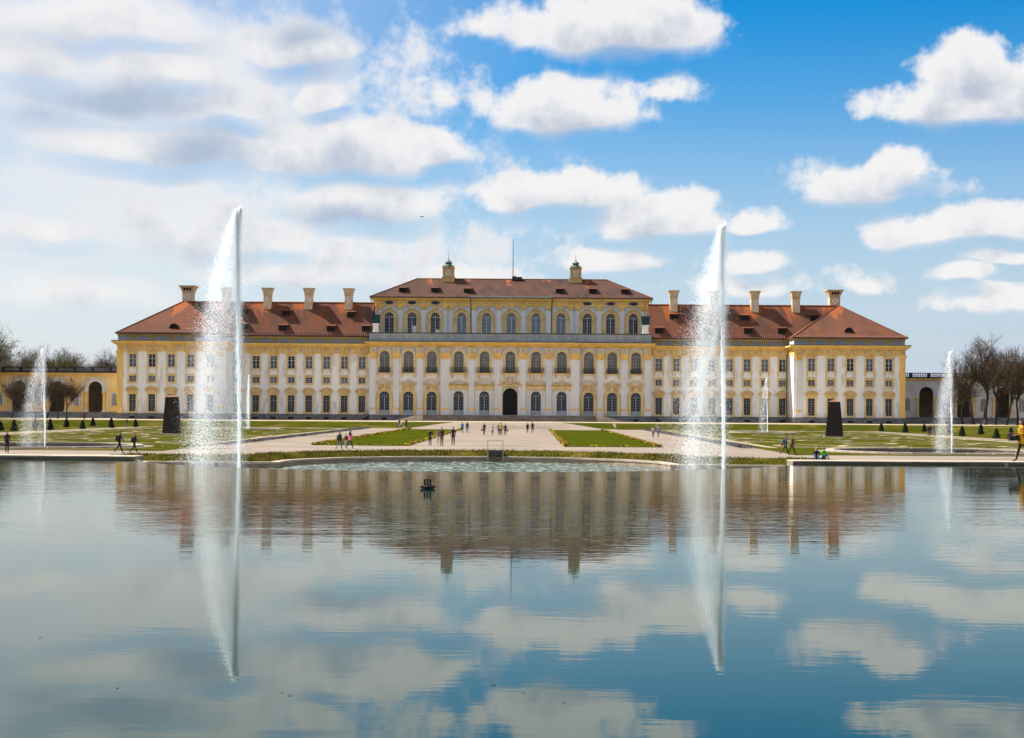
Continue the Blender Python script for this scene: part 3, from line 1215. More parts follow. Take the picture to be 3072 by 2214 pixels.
def seg_pediment(b, W, z0, z1, y, proj=.42, t=.20, tri=False, tym=1):
    k = 10
    if tri:
        up = [(-W / 2, z0 + .16), (0, z1), (W / 2, z0 + .16)]
        lo = [(-W / 2 + .12, z0 + .16), (0, z1 - t * 1.2), (W / 2 - .12, z0 + .16)]
    else:
        up, lo = [], []
        for i in range(k + 1):
            a = math.pi * i / k
            # flattened arch with short flat ears
            up.append((-W / 2 * math.cos(a), z0 + .14 + (z1 - z0 - .14) * math.sin(a) ** .85))
            lo.append((-(W / 2 - .14) * math.cos(a), z0 + .14 + (z1 - z0 - .14 - t) * max(0, math.sin(a)) ** .85))
    b.strip(lo, up, y - proj, y)
    b.box(-W / 2 - .08, W / 2 + .08, y - proj - .06, y, z0, z0 + .14)
    keep = b.mi
    b.mi = tym
    b.prism([lo[0]] + lo[1:-1] + [lo[-1]], y - proj * .25, y - .002)
    b.mi = keep
    return b


YF = -.13       # surrounds stand this far proud of the wall

# ---- wing window types (first storey, mezzanine, ground floor, attic)
T1 = WinType()
T1.add('window', muntins(MB(), 1.5, 12.1, 14.8, [(0, .10)], [(.66, .09), (.33, .035), (.83, .03)]), 'wood')
T1.add('glass', pane(1.5, 12.1, 14.8), 'g_pale')
b = MB()
b.box(-1.1, -.75, YF, .0, 12.1, 15.05).box(.75, 1.1, YF, .0, 12.1, 15.05).box(-.75, .75, YF, .0, 14.8, 15.05)
b.box(-1.0, 1.0, YF - .04, .0, 15.05, 15.28).box(-1.27, 1.27, YF - .22, .0, 15.28, 15.42)
b.box(-1.22, 1.22, YF - .12, .0, 11.92, 12.1)
for s in (-1, 1):
    b.box(s * .92 - .16, s * .92 + .16, YF - .05, .0, 11.35, 11.92)
    b.frustum(s * .92, -.09, 11.05, 11.35, .08, .06, .16, .09)
T1.add('surround', b, 'frame')

g1var = [pane(1.5, 12.1, 14.8).mesh('glass', m_) for m_ in ('g_pale', 'g_pale', 'g_curtain', 'g_dark')]
T2 = WinType()
T2.add('window', muntins(MB(), 1.45, 8.95, 10.32, [(0, .11), (-.25, .035), (.25, .035)], [(.34, .035), (.67, .035)]), 'wood')
T2.add('glass', pane(1.45, 8.95, 10.32), 'g_dark')
b = MB()
b.box(-1.08, -.725, YF, .0, 8.62, 10.68).box(.725, 1.08, YF, .0, 8.62, 10.68).box(-.725, .725, YF, .0, 10.32, 10.68).box(-.725, .725, YF, 0, 8.62, 8.95)
b.box(-1.14, 1.14, YF - .06, .0, 10.68, 10.76)
T2.add('surround', b, 'frame')
g2pale = pane(1.45, 8.95, 10.32).mesh('glass', 'g_pale')

T3 = WinType()
b = muntins(MB(), 1.45, 2.75, 6.4, [(0, .08), (-.25, .03), (.25, .03)], [(.13, .03), (.27, .03), (.41, .03), (.55, .03), (.70, .07), (.85, .03)])
T3.add('window', b, 'greydoor')
T3.add('glass', pane(1.45, 2.75, 6.4), 'g_dark')
b = MB()
b.box(-1.07, -.725, YF, .0, 2.62, 6.65).box(.725, 1.07, YF, .0, 2.62, 6.65).box(-.725, .725, YF, .0, 6.4, 6.65)
b.box(-1.07, 1.07, YF - .03, 0, 6.65, 7.05).box(-1.15, -.66, YF - .08, 0, 2.42, 3.3).box(.66, 1.15, YF - .08, 0, 2.42, 3.3)
b.box(-.66, .66, YF - .02, .2, 2.42, 2.75)
seg_pediment(b, 2.75, 7.05, 8.12, 0)
T3.add('surround', b, ['frame', 'sand'])

T4 = WinType()
T4.add('window', muntins(MB(), 1.5, 17.86, 18.62, [(0, .09), (-.25, .04), (.25, .04)], [(.5, .04)], frame=.05, y=.05), 'greydoor')
T4.add('glass', pane(1.5, 17.86, 18.62, y=.12), 'g_teal')

WINGX = [31.9 + 3.8 * i for i in range(8)]
PAVC = 71.5
PAVX = [PAVC + 4.06 * i for i in range(-2, 3)]


def storeys(x0, x1, xs, y, names, swap_seed):
    holes = []
    for x in xs:
        holes += [op(x, 1.5, 12.1, 14.8), op(x, 1.45, 8.95, 10.32), op(x, 1.45, 2.75, 6.4)]
    wall('wall', x0, x1, 2.38, 15.4, holes, y, 'white')
    rg = random.Random(swap_seed)
    for x in xs:
        T1.place(x, y, swap={'glass': rg.choice(g1var)})
        T2.place(x, y, swap={'glass': g2pale} if rg.random() < .3 else None)
        T3.place(x, y)
    # attic strip above the cornice, set back a little
    ya = y + .55
    wall('attic_wall', x0, x1, 17.66, 18.72, [op(x, 1.5, 17.86, 18.62) for x in xs], ya, 'bluegrey', .2)
    for x in xs:
        T4.place(x, ya)
    b = MB()
    step = xs[1] - xs[0]
    for i in range(len(xs) + 1):
        xa = max(x0 + .05, xs[0] + (i - 1) * step + .85)
        xb = min(x1 - .05, xs[0] + i * step - .85)
        if xb - xa > .3:
            c = (xa + xb) / 2
            b.box(xa, xb, ya - .06, ya - .002, 17.74, 18.66)
            for k in (-1, 0, 1):
                if abs(k) * .55 + .3 < (xb - xa) / 2:
                    b.lathe([(.0, -.05), (.20, -.04), (.16, .03), (0, .05)], 8, (c + k * .62, ya - .1, 18.2))
    b.build('attic_panels', 'lilac', palace, PO)['kind'] = 'stuff'


def entablature(x0, x1, y, ends=(0, 0), consoles=1.27, seed=0):
    """ochre cornice with a row of cream brackets; `ends` extends the mouldings round a free corner"""
    a, e = x0 - ends[0], x1 + ends[1]
    b = MB()
    b.box(x0, x1, y - .10, y + .5, 15.42, 15.62)
    b.box(x0, x1, y - .06, y + .5, 15.62, 16.72)
    b.box(a * 1 + ends[0] * .6, e - ends[1] * .6, y - .45, y + .5, 16.72, 16.95)
    b.box(a + ends[0] * .3, e - ends[1] * .3, y - .72, y + .5, 16.95, 17.22)
    b.box(a, e, y - .98, y + .5, 17.22, 17.56)
    b.build('cornice', 'yellow', palace, PO)
    g = MB()
    g.box(a - .03, e + .03, y - 1.06, y + .56, 17.56, 17.66)
    g.build('gutter', 'lead', palace, PO)
    c = MB()
    k = max(2, int((x1 - x0) / consoles))
    st = (x1 - x0) / k
    rg = random.Random(seed)
    for i in range(k):
        xc = x0 + (i + .5) * st
        if i % 2 == 0:
            c.box(xc - .17, xc + .17, y - .40, y - .058, 16.15, 16.72)
            c.frustum(xc, y - .2, 15.66, 16.15, .09, .12, .17, .14)
        else:
            c.lathe([(0, -.10), (.36, -.02), (.30, .05), (.12, .09), (0, .10)], 8, (xc, y - .10, 16.18))
            c.box(xc - .46, xc + .46, y - .10, y - .056, 15.74, 16.62)
    c.build('frieze_ornament', 'cream', palace, PO)['kind'] = 'stuff'


def plinth(x0, x1, y):
    b = MB()
    b.box(x0, x1, y - .28, y + .3, ZT, 2.22)
    b.box(x0 - .02, x1 + .02, y - .36, y + .3, 2.22, 2.38)
    b.build('plinth', 'plinth', palace, PO)
    # stone courses of the plinth, one by one
    rg = random.Random(int(x0 * 10))
    x = x0 + .02
    while x < x1 - .4:
        ln = min(rg.uniform(1.5, 2.3), x1 - .02 - x)
        for z0, z1 in ((1.2, 1.68), (1.72, 2.2)):
            put_block(x + .02, x + ln - .02, y - .28 - rg.uniform(.03, .07), y - .27, z0, z1)
        x += ln


_blocks = {}


def put_block(x0, x1, y0, y1, z0, z1):
    if 'b' not in _blocks:
        _blocks['b'] = MB().box(-.5, .5, -.5, .5, -.5, .5).mesh('plinth_stone', 'plinth')
    o = put('plinth_stone', _blocks['b'], palace, ((x0 + x1) / 2, (y0 + y1) / 2, (z0 + z1) / 2 - ZT), 0, (x1 - x0, y1 - y0, z1 - z0))
    return o


def cellar_vents(xs, y):
    for x in xs:
        v = MB().box(-.55, .55, -.02, .1, 1.32, 1.72)
        v.build('cellar_vent', 'dark', palace, (x, y - .40, -ZT))


def pilaster(xc, w, y, z0, z1, m, proj=.32, capm='yellow', base='yellow'):
    b = MB()
    b.mi = 0
    h = w / 2
    b.box(xc - h, xc + h, y - proj, y, z0 + 1.55, z1 - 1.2)
    b.mi = 1
    b.box(xc - h - .1, xc + h + .1, y - proj - .1, y, z0 + 1.15, z0 + 1.38)
    b.box(xc - h - .05, xc + h + .05, y - proj - .05, y, z0 + 1.38, z0 + 1.55)
    # capital: bell with volutes and leaf bumps
    b.mi = 1
    b.box(xc - h - .04, xc + h + .04, y - proj - .04, y, z1 - 1.2, z1 - 1.1)
    b.frustum(xc, y - proj / 2, z1 - 1.1, z1 - .22, h, proj / 2 + .02, h + .2, proj / 2 + .2)
    for s in (-1, 0, 1):
        b.lathe([(0, -.25), (.15, -.1), (.17, .1), (0, .25)], 6, (xc + s * h * .75, y - proj - .12, z1 - .75))
    for s in (-1, 1):
        b.tube((xc + s * (h + .08), y - proj - .3, z1 - .36), (xc + s * (h + .08), y - .05, z1 - .36), .15, n=8)
    b.box(xc - h - .24, xc + h + .24, y - proj - .26, y, z1 - .22, z1)
    b.mi = 2
    b.box(xc - h - .08, xc + h + .08, y - proj - .08, y, z0, z0 + 1.15)
    b.build('pilaster', [m, capm, base], palace, PO)


YW_, YC, YM, YP = 1.5, 0.0, -.8, -6.0     # wing, centre, middle of the centre, end pavilions
for s in (-1, 1):
    # wing
    x0, x1 = sorted((s * 30.1, s * 59.9))
    storeys(x0, x1, sorted(s * x for x in WINGX), YW_, '', 5 + s)
    entablature(x0, x1, YW_, seed=s)
    plinth(x0, x1, YW_)
    cellar_vents([s * x for x in WINGX], YW_)
    MB().box(x0, x1, YW_ + .62, 15, 2, 18.7).box(x0, x1, YW_ - .0, YW_ + 1.5, 18.72, 19.15).build('wall_core', 'yellow', palace, PO)
    # end pavilion
    out_ = 83.1 if s > 0 else 82.55
    pc = PAVC if s > 0 else PAVC - .35
    x0, x1 = sorted((s * 59.7, s * out_))
    pxs = sorted(s * (x - PAVC + pc) for x in PAVX)
    storeys(x0, x1, pxs, YP, '', 9 + s)
    entablature(x0, x1, YP, (.98, .98), seed=4 + s)
    plinth(x0, x1, YP)
    cellar_vents(pxs, YP)
    core = MB()
    core.box(x0 + .15, x1 - .15, YP + .62, 20, 2, 18.7).box(x0 - .1, x1 + .1, YP + .3, 20.2, 18.72, 19.15)
    core.build('wall_core', 'yellow', palace, PO)
    # flanks of the pavilion: walls, cornice and a few windows
    for xx, d in ((x0, -1), (x1, 1)):
        fl = MB()
        fl.mi = 0
        fl.box(xx - .001 if d < 0 else xx - .3, xx + .3 if d < 0 else xx + .001, YP + .45, 20, 2.38, 15.45)
        fl.mi = 1
        for pz0, pz1, pr in ((15.42, 16.72, .06), (16.72, 16.95, .45), (16.95, 17.22, .70), (17.22, 17.56, .98)):
            xa, xb = (xx - pr, xx + .2) if d < 0 else (xx - .2, xx + pr)
            fl.box(xa, xb, YP + .51, 20, pz0, pz1)
        fl.mi = 2
        xa, xb = (xx - .28, xx + .2) if d < 0 else (xx - .2, xx + .28)
        fl.box(xa, xb, YP + .31, 20, ZT, 2.38)
        fl.mi = 3
        xa, xb = (xx - 1.05, xx + .2) if d < 0 else (xx - .2, xx + 1.05)
        fl.box(xa, xb, YP + .57, 20, 17.56, 17.66)
        fl.mi = 4
        xa, xb = (xx + .06, xx + .3) if d < 0 else (xx - .3, xx - .06)
        fl.box(xa, xb, YP + .7, 20, 17.66, 18.72)
        fl.build('flank_wall', ['white', 'yellow', 'plinth', 'lead', 'bluegrey'], palace, PO)
    # corner pilasters: ochre outside, white inside
    pilaster(s * (out_ - .62), 1.05, YP, 2.38, 15.5, 'yellow')
    pilaster(s * (59.7 + 1.0), 1.25, YP, 2.38, 15.5, 'greywhite', base='greywhite')
    # downpipe in the corner between wing and pavilion
    MB().tube((s * 59.35, YW_ - .2, 1.3), (s * 59.35, YW_ - .2, 17.5), .09, n=6).build('downpipe', 'lead', palace, PO)

# ---- centre block, lower storeys
BAYS = [0, 5.5, 11.0, 16.8, 21.8, 26.9]


def yb(x):
    return YM if abs(x) < 14.8 else YC


TA = WinType()      # arched first-floor window with small iron railing
b = muntins(MB(), 2.1, 11.35, 16.04, [(0, .10), (-.25, .04), (.25, .04)], [(.2, .035), (.4, .035), (.6, .035), (.8, .035)], arch=True)
TA.add('window', b, 'greydoor')
TA.add('glass', pane(2.1, 11.35, 16.04, True), 'g_curtain')
b = MB()
b.strip(arch_path(2.1, 11.35, 16.04), arch_path(2.1, 11.35, 16.04, grow=.36), YF - .04, .0)
b.strip(arch_path(2.1, 11.35, 16.04, grow=.36), arch_path(2.1, 11.35, 16.04, grow=.46), YF - .12, .0)
b.frustum(0, -.16, 16.0, 16.55, .14, .14, .26, .18)
b.box(-1.62, 1.62, YF - .30, .0, 11.12, 11.35)
for s in (-1, 1):
    b.box(s * 1.32 - .18, s * 1.32 + .18, YF - .1, 0, 10.55, 11.12)
    b.frustum(s * 1.32, -.09, 10.2, 10.55, .08, .06, .18, .1)
TA.add('surround', b, 'frame')


def railing(w, d, z0, z1, step=.16):
    b = MB()
    b.box(-w / 2, w / 2, -d - .03, -d + .03, z1 - .05, z1).box(-w / 2, w / 2, -d - .03, -d + .03, z0 + .02, z0 + .07)
    k = int(w / step)
    for i in range(k + 1):
        x = -w / 2 + w * i / k
        b.box(x - .018, x + .018, -d - .015, -d + .015, z0, z1 - .05)
    for i in range(int(w / .55)):
        x = -w / 2 + (i + .5) * w / int(w / .55)
        b.strip([(x + .17 * math.cos(t * math.pi / 6), (z0 + z1) / 2 + .17 * math.sin(t * math.pi / 6)) for t in range(13)],
                [(x + .22 * math.cos(t * math.pi / 6), (z0 + z1) / 2 + .22 * math.sin(t * math.pi / 6)) for t in range(13)], -d - .02, -d + .02)
    for s in (-1, 1):
        b.box(s * w / 2 - .03, s * w / 2 + .03, -d - .03, .0, z1 - .05, z1)
        b.box(s * w / 2 - .03, s * w / 2 + .03, -d - .03, -d + .03, z0, z1 + .02)
        for j in range(int(d / .16)):
            b.box(s * w / 2 - .015, s * w / 2 + .015, -d + j * .16, -d + .03 + j * .16, z0, z1 - .05)
    return b


rail_small = railing(2.5, .36, 11.35, 12.5).mesh('railing', 'iron')
rail_big = railing(3.3, .62, 11.38, 12.55).mesh('railing', 'iron')
slab_big = MB().box(-1.75, 1.75, -.75, 0, 11.14, 11.37).mesh('balcony_slab', 'yellow')

TG = WinType()      # arched ground-floor glass door, outer bays
b = muntins(MB(), 2.2, 2.42, 7.4, [(0, .17), (-.36, .03), (-.22, .03), (.22, .03), (.36, .03)],
            [(.24, .08), (.40, .03), (.55, .03), (.70, .03), (.85, .03)], arch=True, frame=.09)
b.box(-1.0, 1.0, .20, .29, 2.45, 3.35)
TG.add('glass_door', b, 'greydoor')
TG.add('glass', pane(2.2, 2.42, 7.4, True), 'g_dark')
b = MB()
b.strip(arch_path(2.2, 2.38, 7.4), arch_path(2.2, 2.38, 7.4, grow=.55), YF - .05, .0)
b.strip(arch_path(2.2, 2.38, 7.4, grow=.55), arch_path(2.2, 2.38, 7.4, grow=.68), YF - .14, .0)
for s in (-1, 1):
    b.box(s * 1.42 - .36, s * 1.42 + .36, YF - .2, 0, 6.1, 6.32)
b.frustum(0, -.2, 7.3, 8.35, .2, .18, .34, .24)
TG.add('surround', b, 'frame')


def relief(b, W, z0, z1, seed):
    rg = random.Random(seed)
    for s in (-1, 1):
        for k in range(5):
            t = k / 4
            b.lathe([(0, -.12), (.20, -.03), (.16, .06), (0, .12)], 7, (s * (.42 + t * (W / 2 - .75)), -.12, z0 + .25 + (z1 - z0 - .45) * (1 - t * .75)))
        b.tube((s * .35, -.1, z1 - .2), (s * (W / 2 - .35), -.1, z0 + .25), .10, .07, n=6)
    return b


for tri in (0, 1):
    b = seg_pediment(MB(), 3.35, 8.95, 10.02, 0, .5, .22, tri=bool(tri))
    b.box(-1.5, 1.5, -.12, 0, 8.62, 8.95)
    if tri == 0:
        PED_SEG = b.mesh('pediment', ['frame', 'greywhite'])
    else:
        PED_TRI = b.mesh('pediment', ['frame', 'greywhite'])
rb = relief(MB(), 3.1, 7.5, 8.62, 3)
rb.box(-1.45, -.5, -.05, -.002, 7.62, 8.6).box(.5, 1.45, -.05, -.002, 7.62, 8.6)
REL = rb.mesh('relief', 'sand')

TI = WinType()      # inner bays: taller door in a pale frame under a full entablature
b = muntins(MB(), 2.2, 2.42, 7.55, [(0, .17), (-.36, .03), (-.22, .03), (.22, .03), (.36, .03)],
            [(.24, .08), (.40, .03), (.55, .03), (.70, .03), (.85, .03)], arch=True, frame=.09)
b.box(-1.0, 1.0, .20, .29, 2.45, 3.35)
TI.add('glass_door', b, 'greydoor')
TI.add('glass', pane(2.2, 2.42, 7.55, True), 'g_dark')
b = MB()
b.mi = 0
b.strip(arch_path(2.2, 2.38, 7.55), arch_path(2.2, 2.38, 7.55, grow=.42), YF - .02, .0)
for s in (-1, 1):
    b.box(s * 1.78 - .2, s * 1.78 + .2, YF - .1, 0, 2.38, 7.75)
b.mi = 1
b.box(-2.05, 2.05, YF - .22, 0, 7.98, 8.55).box(-2.2, 2.2, YF - .32, 0, 8.55, 8.70)
for s in (-1, 1):
    b.box(s * 1.78 - .27, s * 1.78 + .27, YF - .18, 0, 7.6, 7.98)
    b.box(s * 1.2 - .24, s * 1.2 + .24, YF - .05, 0, 6.5, 6.7)
b.frustum(0, -.16, 7.4, 7.98, .16, .14, .28, .2)
TI.add('surround', b, ['greywhite', 'frame'])
for tri in (0, 1):
    b = seg_pediment(MB(), 4.1, 8.95, 10.1, 0, .55, .24, tri=bool(tri))
    b.box(-1.8, 1.8, -.14, 0, 8.70, 8.95)
    if tri == 0:
        PEDI_SEG = b.mesh('pediment', ['frame', 'greywhite'])
    else:
        PEDI_TRI = b.mesh('pediment', ['frame', 'greywhite'])

# walls of the centre, with their openings
for (xa, xb, yy) in ((-30.1, -14.8, YC), (-14.8, 14.8, YM), (14.8, 30.1, YC)):
    holes = []
    for s in (-1, 1):
        for bx_ in BAYS:
            x = s * bx_
            if not (xa < x < xb) or (bx_ == 0 and s > 0):
                continue
            holes.append(op(x, 2.1, 11.35, 16.04, True))
            if bx_ == 0:
                holes.append(op(x, 3.1, 2.42, 8.2, True))
            else:
                holes.append(op(x, 2.2, 2.42, 7.55 if bx_ < 14 else 7.4, True))
    wall('wall', xa, xb, 2.38, 16.9, holes, yy, 'white')
MB().box(-30.05, 30.05, .65, 11.2, 2, 17.9).build('wall_core', 'greywhite', palace, PO)
for s in (-1, 1):
    xa, xb = sorted((s * 30.1, s * 29.7))
    MB().box(xa, xb, .46, 11, 2.38, 16.9).build('flank_wall', 'white', palace, PO)
    xa, xb = sorted((s * 14.8, s * 14.4))
    MB().box(xa, xb, YM + .451, YC + .2, 2.38, 16.9).build('flank_wall', 'white', palace, PO)
seq_tri = {5.5: 0, 11.0: 1, 16.8: 0, 21.8: 1, 26.9: 0}
for s in (-1, 1):
    for bx_ in BAYS:
        if bx_ == 0 and s > 0:
            continue
        x = s * bx_
        y = yb(x)
        o = TA.place(x, y, label='balcony window above the portal' if bx_ == 0 else None)
        if bx_ < 14:
            put('railing', rail_big, o)
            put('balcony_slab', slab_big, o)
        else:
            put('railing', rail_small, o)
        if bx_ == 0:
            continue
        if bx_ > 14:
            o = TG.place(x, y, 'glass_door')
            put('pediment', PED_TRI if seq_tri[bx_] else PED_SEG, o)
            put('relief', REL, o)
        else:
            o = TI.place(x, y, 'glass_door')
            put('pediment', PEDI_TRI if seq_tri[bx_] else PEDI_SEG, o)
# portal
b = MB()
b.prism(op(0, 3.08, 2.42, 8.19, True, 16), .35, .42)
b.box(-.03, .03, .30, .36, 2.42, 8.1).box(-1.5, 1.5, .28, .36, 5.9, 6.1)
portal = b.build('portal_door', 'dark', palace, (0, YM, -ZT))
portal['label'] = 'tall dark arched portal door'
b = MB()
b.mi = 0
b.strip(arch_path(3.1, 2.38, 8.2, 16), arch_path(3.1, 2.38, 8.2, 16, grow=.42), -.2, 0)
b.mi = 1
b.box(-2.25, -1.75, -.5, 0, 2.38, 8.6).box(1.75, 2.25, -.5, 0, 2.38, 8.6)
b.mi = 2
b.box(-2.5, 2.5, -.6, 0, 8.6, 8.85)
for s in (-1, 1):
    pts_u = [(s * (2.55 - 1.75 * i / 8), 8.85 + .95 * math.sin(i / 8 * math.pi * .62)) for i in range(9)]
    pts_l = [(s * (2.45 - 1.65 * i / 8), 8.83 + .70 * math.sin(i / 8 * math.pi * .62)) for i in range(9)]
    b.strip(pts_l, pts_u, -.62, 0)
    b.lathe([(0, -.2), (.2, -.06), (.17, .08), (0, .2)], 8, (s * .78, -.4, 9.65))
b.mi = 3
b.lathe([(0, -.85), (.35, -.6), (.62, -.1), (.55, .35), (.3, .7), (0, .8)], 10, (0, -.3, 9.75))
for s in (-1, 1):
    b.lathe([(0, -.45), (.28, -.2), (.3, .2), (0, .45)], 8, (s * .85, -.3, 9.95))
    b.lathe([(0, -.3), (.2, -.1), (.2, .15), (0, .3)], 8, (s * 1.3, -.25, 9.4))
b.build('surround', ['cream', 'greywhite', 'yellow', 'cream'], portal)

for s in (-1, 1):
    for xc, w in ((2.75, 1.28), (8.25, 1.28), (13.85, 1.8), (19.3, 1.28), (24.4, 1.28), (29.35, 1.2)):
        pilaster(s * xc, w, yb(xc), 2.38, 15.5, 'greywhite', .34, base='greywhite')
        y = yb(xc)
        b = MB()
        b.mi = 0
        b.box(s * xc - w / 2 - .12, s * xc + w / 2 + .12, y - .42, y, 15.5, 16.92)
        b.mi = 1
        b.box(s * xc - w / 2 + .16, s * xc + w / 2 - .16, y - .47, y - .418, 15.75, 16.72)
        b.mi = 2
        b.lathe([(0, -.28), (.2, -.12), (.2, .12), (0, .28)], 7, (s * xc, y - .47, 16.25))
        b.build('entablature_block', ['yellow', 'lilac', 'cream'], palace, PO)
# spandrel fields beside the arches
for s in (-1, 1):
    for i, bx_ in enumerate(BAYS):
        if bx_ == 0 and s > 0:
            continue
        x = s * bx_
        y = yb(x)
        b = MB()
        for d in (-1, 1):
            pts_ = [(d * 1.80, 15.0), (d * 1.80, 16.8), (d * .52, 16.8)]
            for t in range(7):
                a = R(68 - t * 9.5)
                pts_.append((d * 1.72 * math.cos(a), 14.99 + 1.72 * math.sin(a)))
            b.mi = 0
            b.prism(pts_ if d > 0 else pts_[::-1], -.05, -.002)
        b.build('spandrel', 'lilac', palace, (x, y, -ZT))
# main cornice of the centre
b, g = MB(), MB()
for (xa, xb, yy, ea, eb) in ((-30.1, -14.8, YC, 1.0, 0), (-14.8, 14.8, YM, .45, .45), (14.8, 30.1, YC, 0, 1.0)):
    b.box(xa - ea * .1, xb + eb * .1, yy - .14, yy + .5, 16.92, 17.12)
    b.box(xa - ea * .6, xb + eb * .6, yy - .55, yy + .9, 17.12, 17.36)
    b.box(xa - ea * .8, xb + eb * .8, yy - .85, yy + .9, 17.36, 17.62)
    b.box(xa - ea, xb + eb, yy - 1.15, yy + .9, 17.62, 17.95)
    g.box(xa - ea - .03, xb + eb + .03, yy - 1.24, yy + .9, 17.95, 18.07)
b.build('cornice', 'yellow', palace, PO)
g.build('gutter', 'lead', palace, PO)
plinth(-30.1, -14.8, YC)
plinth(14.8, 30.1, YC)
plinth(-14.8, 14.8, YM)
cellar_vents([s * x for s in (-1, 1) for x in BAYS[3:]], YC)
# parapet with panels
b = MB()
b.mi = 0
b.box(-30.2, 30.2, .2, .7, 18.0, 19.85)
for s in (-1, 1):
    xa, xb = sorted((s * 30.2, s * 29.7))
    b.box(xa, xb, .7, 11, 18.0, 19.85)
b.mi = 2
b.box(-30.35, 30.35, .05, .85, 19.85, 20.0)
b.mi = 1
edges = [-29.6, -24.6, -19.5, -14.2, -10.8, -8.4, -2.9, 2.9, 8.4, 10.8, 14.2, 19.5, 24.6, 29.6]
for i in range(len(edges) - 1):
    xa, xb = edges[i] + .35, edges[i + 1] - .35
    for (p, q, r_, t_) in ((xa, xb, 19.38, 19.46), (xa, xb, 18.46, 18.54)):
        b.box(p, q, .14, .198, r_, t_)
    b.box(xa, xa + .08, .14, .198, 18.54, 19.38).box(xb - .08, xb, .14, .198, 18.54, 19.38)
    c_ = (xa + xb) / 2
    b.prism([(c_ - .5, 18.96), (c_, 18.62), (c_ + .5, 18.96), (c_, 19.30)], .15, .198)
b.build('parapet', ['parapet', 'lilac', 'lead'], palace, PO)
MB().box(-29.8, 29.8, .6, 31, 17.8, 18.2).build('terrace_roof', 'lead', palace, PO)

# ---- set-back upper storey of the centre
YU = 11.0
UB = [0, 5.46, 10.98, 16.8, 21.95, 27.0]
TU = WinType()
b = muntins(MB(), 2.04, 19.6, 24.9, [(0, .14), (-.26, .03), (.26, .03)], [(.25, .03), (.42, .03), (.59, .03), (.76, .03)], arch=True, frame=.08)
TU.add('window', b, 'wood')
TU.add('glass', pane(2.04, 19.6, 24.9, True), 'g_dark')
b = MB()
b.strip(arch_path(2.04, 19.0, 24.9), arch_path(2.04, 19.0, 24.9, grow=.80), YF - .02, 0)
b.strip(arch_path(2.04, 19.0, 24.9, grow=.80), arch_path(2.04, 19.0, 24.9, grow=.95), YF - .14, 0)
for s in (-1, 1):
    b.box(s * 1.45 - .52, s * 1.45 + .52, YF - .16, 0, 23.62, 23.84)
b.frustum(0, -.25, 24.95, 26.35, .28, .16, .55, .22)
b.lathe([(0, -.4), (.3, -.15), (.3, .2), (0, .4)], 8, (0, -.42, 25.9))
TU.add('surround', b, 'sand')
g_ublue = pane(2.04, 19.6, 24.9, True).mesh('glass', 'g_blue')
holes = [op(s * x, 2.04, 19.6, 24.9, True) for x in UB for s in ((1,) if x == 0 else (-1, 1))]
wall('upper_wall', -30.4, 30.4, 18.2, 26.5, holes, YU, 'bluegrey', .45)
MB().box(-30.35, 30.35, YU + .6, 31, 18.2, 28.3).build('wall_core', 'yellow', palace, PO)
for s in (-1, 1):
    xa, xb = sorted((s * 30.4, s * 30.0))
    MB().box(xa, xb, YU + .451, 31, 18.2, 28.3).build('flank_wall', 'white', palace, PO)
for x in UB:
    for s in ((1,) if x == 0 else (-1, 1)):
        uw = TU.place(s * x, YU, swap={'glass': g_ublue} if x < 14 else None)
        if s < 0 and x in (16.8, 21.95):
            MB().box(.1, .92, .16, .2, 19.9, 22.0 if x > 20 else 21.2).build('pane_reflection', 'white', uw)  # white panel standing in for a bright reflection in the window
        b = MB()
        for d in (-1, 1):
            k = 9
            inn = [(d * 2.06 * math.cos(R(10 + 68 * i / k)), 23.88 + 2.06 * math.sin(R(10 + 68 * i / k))) for i in range(k + 1)]
            out_ = [(d * 2.2 * math.cos(R(10 + 68 * i / k)), 23.88 + 2.2 * math.sin(R(10 + 68 * i / k))) for i in range(k + 1)]
            b.strip(inn, out_, -.07, -.002)
            b.box(d * 2.02 - .07, d * 2.02 + .07, -.07, -.002, 19, 23.6)
        b.build('white_band', 'white', palace, (s * x, YU, -ZT))
for s in (-1, 1):
    for xc in (2.73, 8.22, 13.2, 14.7, 19.4, 24.5, 29.0, 29.95):
        b = MB()
        b.mi = 0
        b.box(s * xc - .42, s * xc + .42, YU - .2, YU, 19, 25.5)
        b.mi = 2
        b.box(s * xc - .52, s * xc - .42, YU - .1, YU, 19, 25.5).box(s * xc + .42, s * xc + .52, YU - .1, YU, 19, 25.5)
        b.mi = 1
        b.box(s * xc - .46, s * xc + .46, YU - .24, YU, 25.5, 25.6)
        b.frustum(s * xc, YU - .12, 25.6, 26.3, .42, .14, .6, .24)
        b.lathe([(0, -.2), (.14, -.05), (.14, .1), (0, .2)], 6, (s * xc, YU - .34, 25.95))
        b.box(s * xc - .62, s * xc + .62, YU - .38, YU, 26.3, 26.45)
        b.box(s * xc - .55, s * xc + .55, YU - .32, YU, 19.0, 20.3)
        b.build('pilaster', ['greywhite', 'yellow', 'white'], palace, PO)
b = MB()
b.box(-30.55, 30.55, YU - .16, YU + .6, 26.45, 26.7)
b.box(-30.5, 30.5, YU - .10, YU + .6, 26.7, 27.55)
b.box(-30.7, 30.7, YU - .35, YU + .6, 27.55, 27.75)
b.box(-30.95, 30.95, YU - .6, YU + .6, 27.75, 28.05)
b.box(-31.1, 31.1, YU - .75, 31.8, 28.05, 28.3)
b.build('cornice', 'yellow', palace, PO)
b = MB()
k = 58
for i in range(k):
    x = -30 + 60 * (i + .5) / k
    if any(abs(abs(x) - u) < 1.35 for u in UB[3:]):
        continue
    if i % 2:
        b.lathe([(0, -.07), (.30, -.03), (.22, .05), (0, .07)], 8, (x, YU - .14, 27.1))
    else:
        b.box(x - .14, x + .14, YU - .3, YU - .098, 26.8, 27.5)
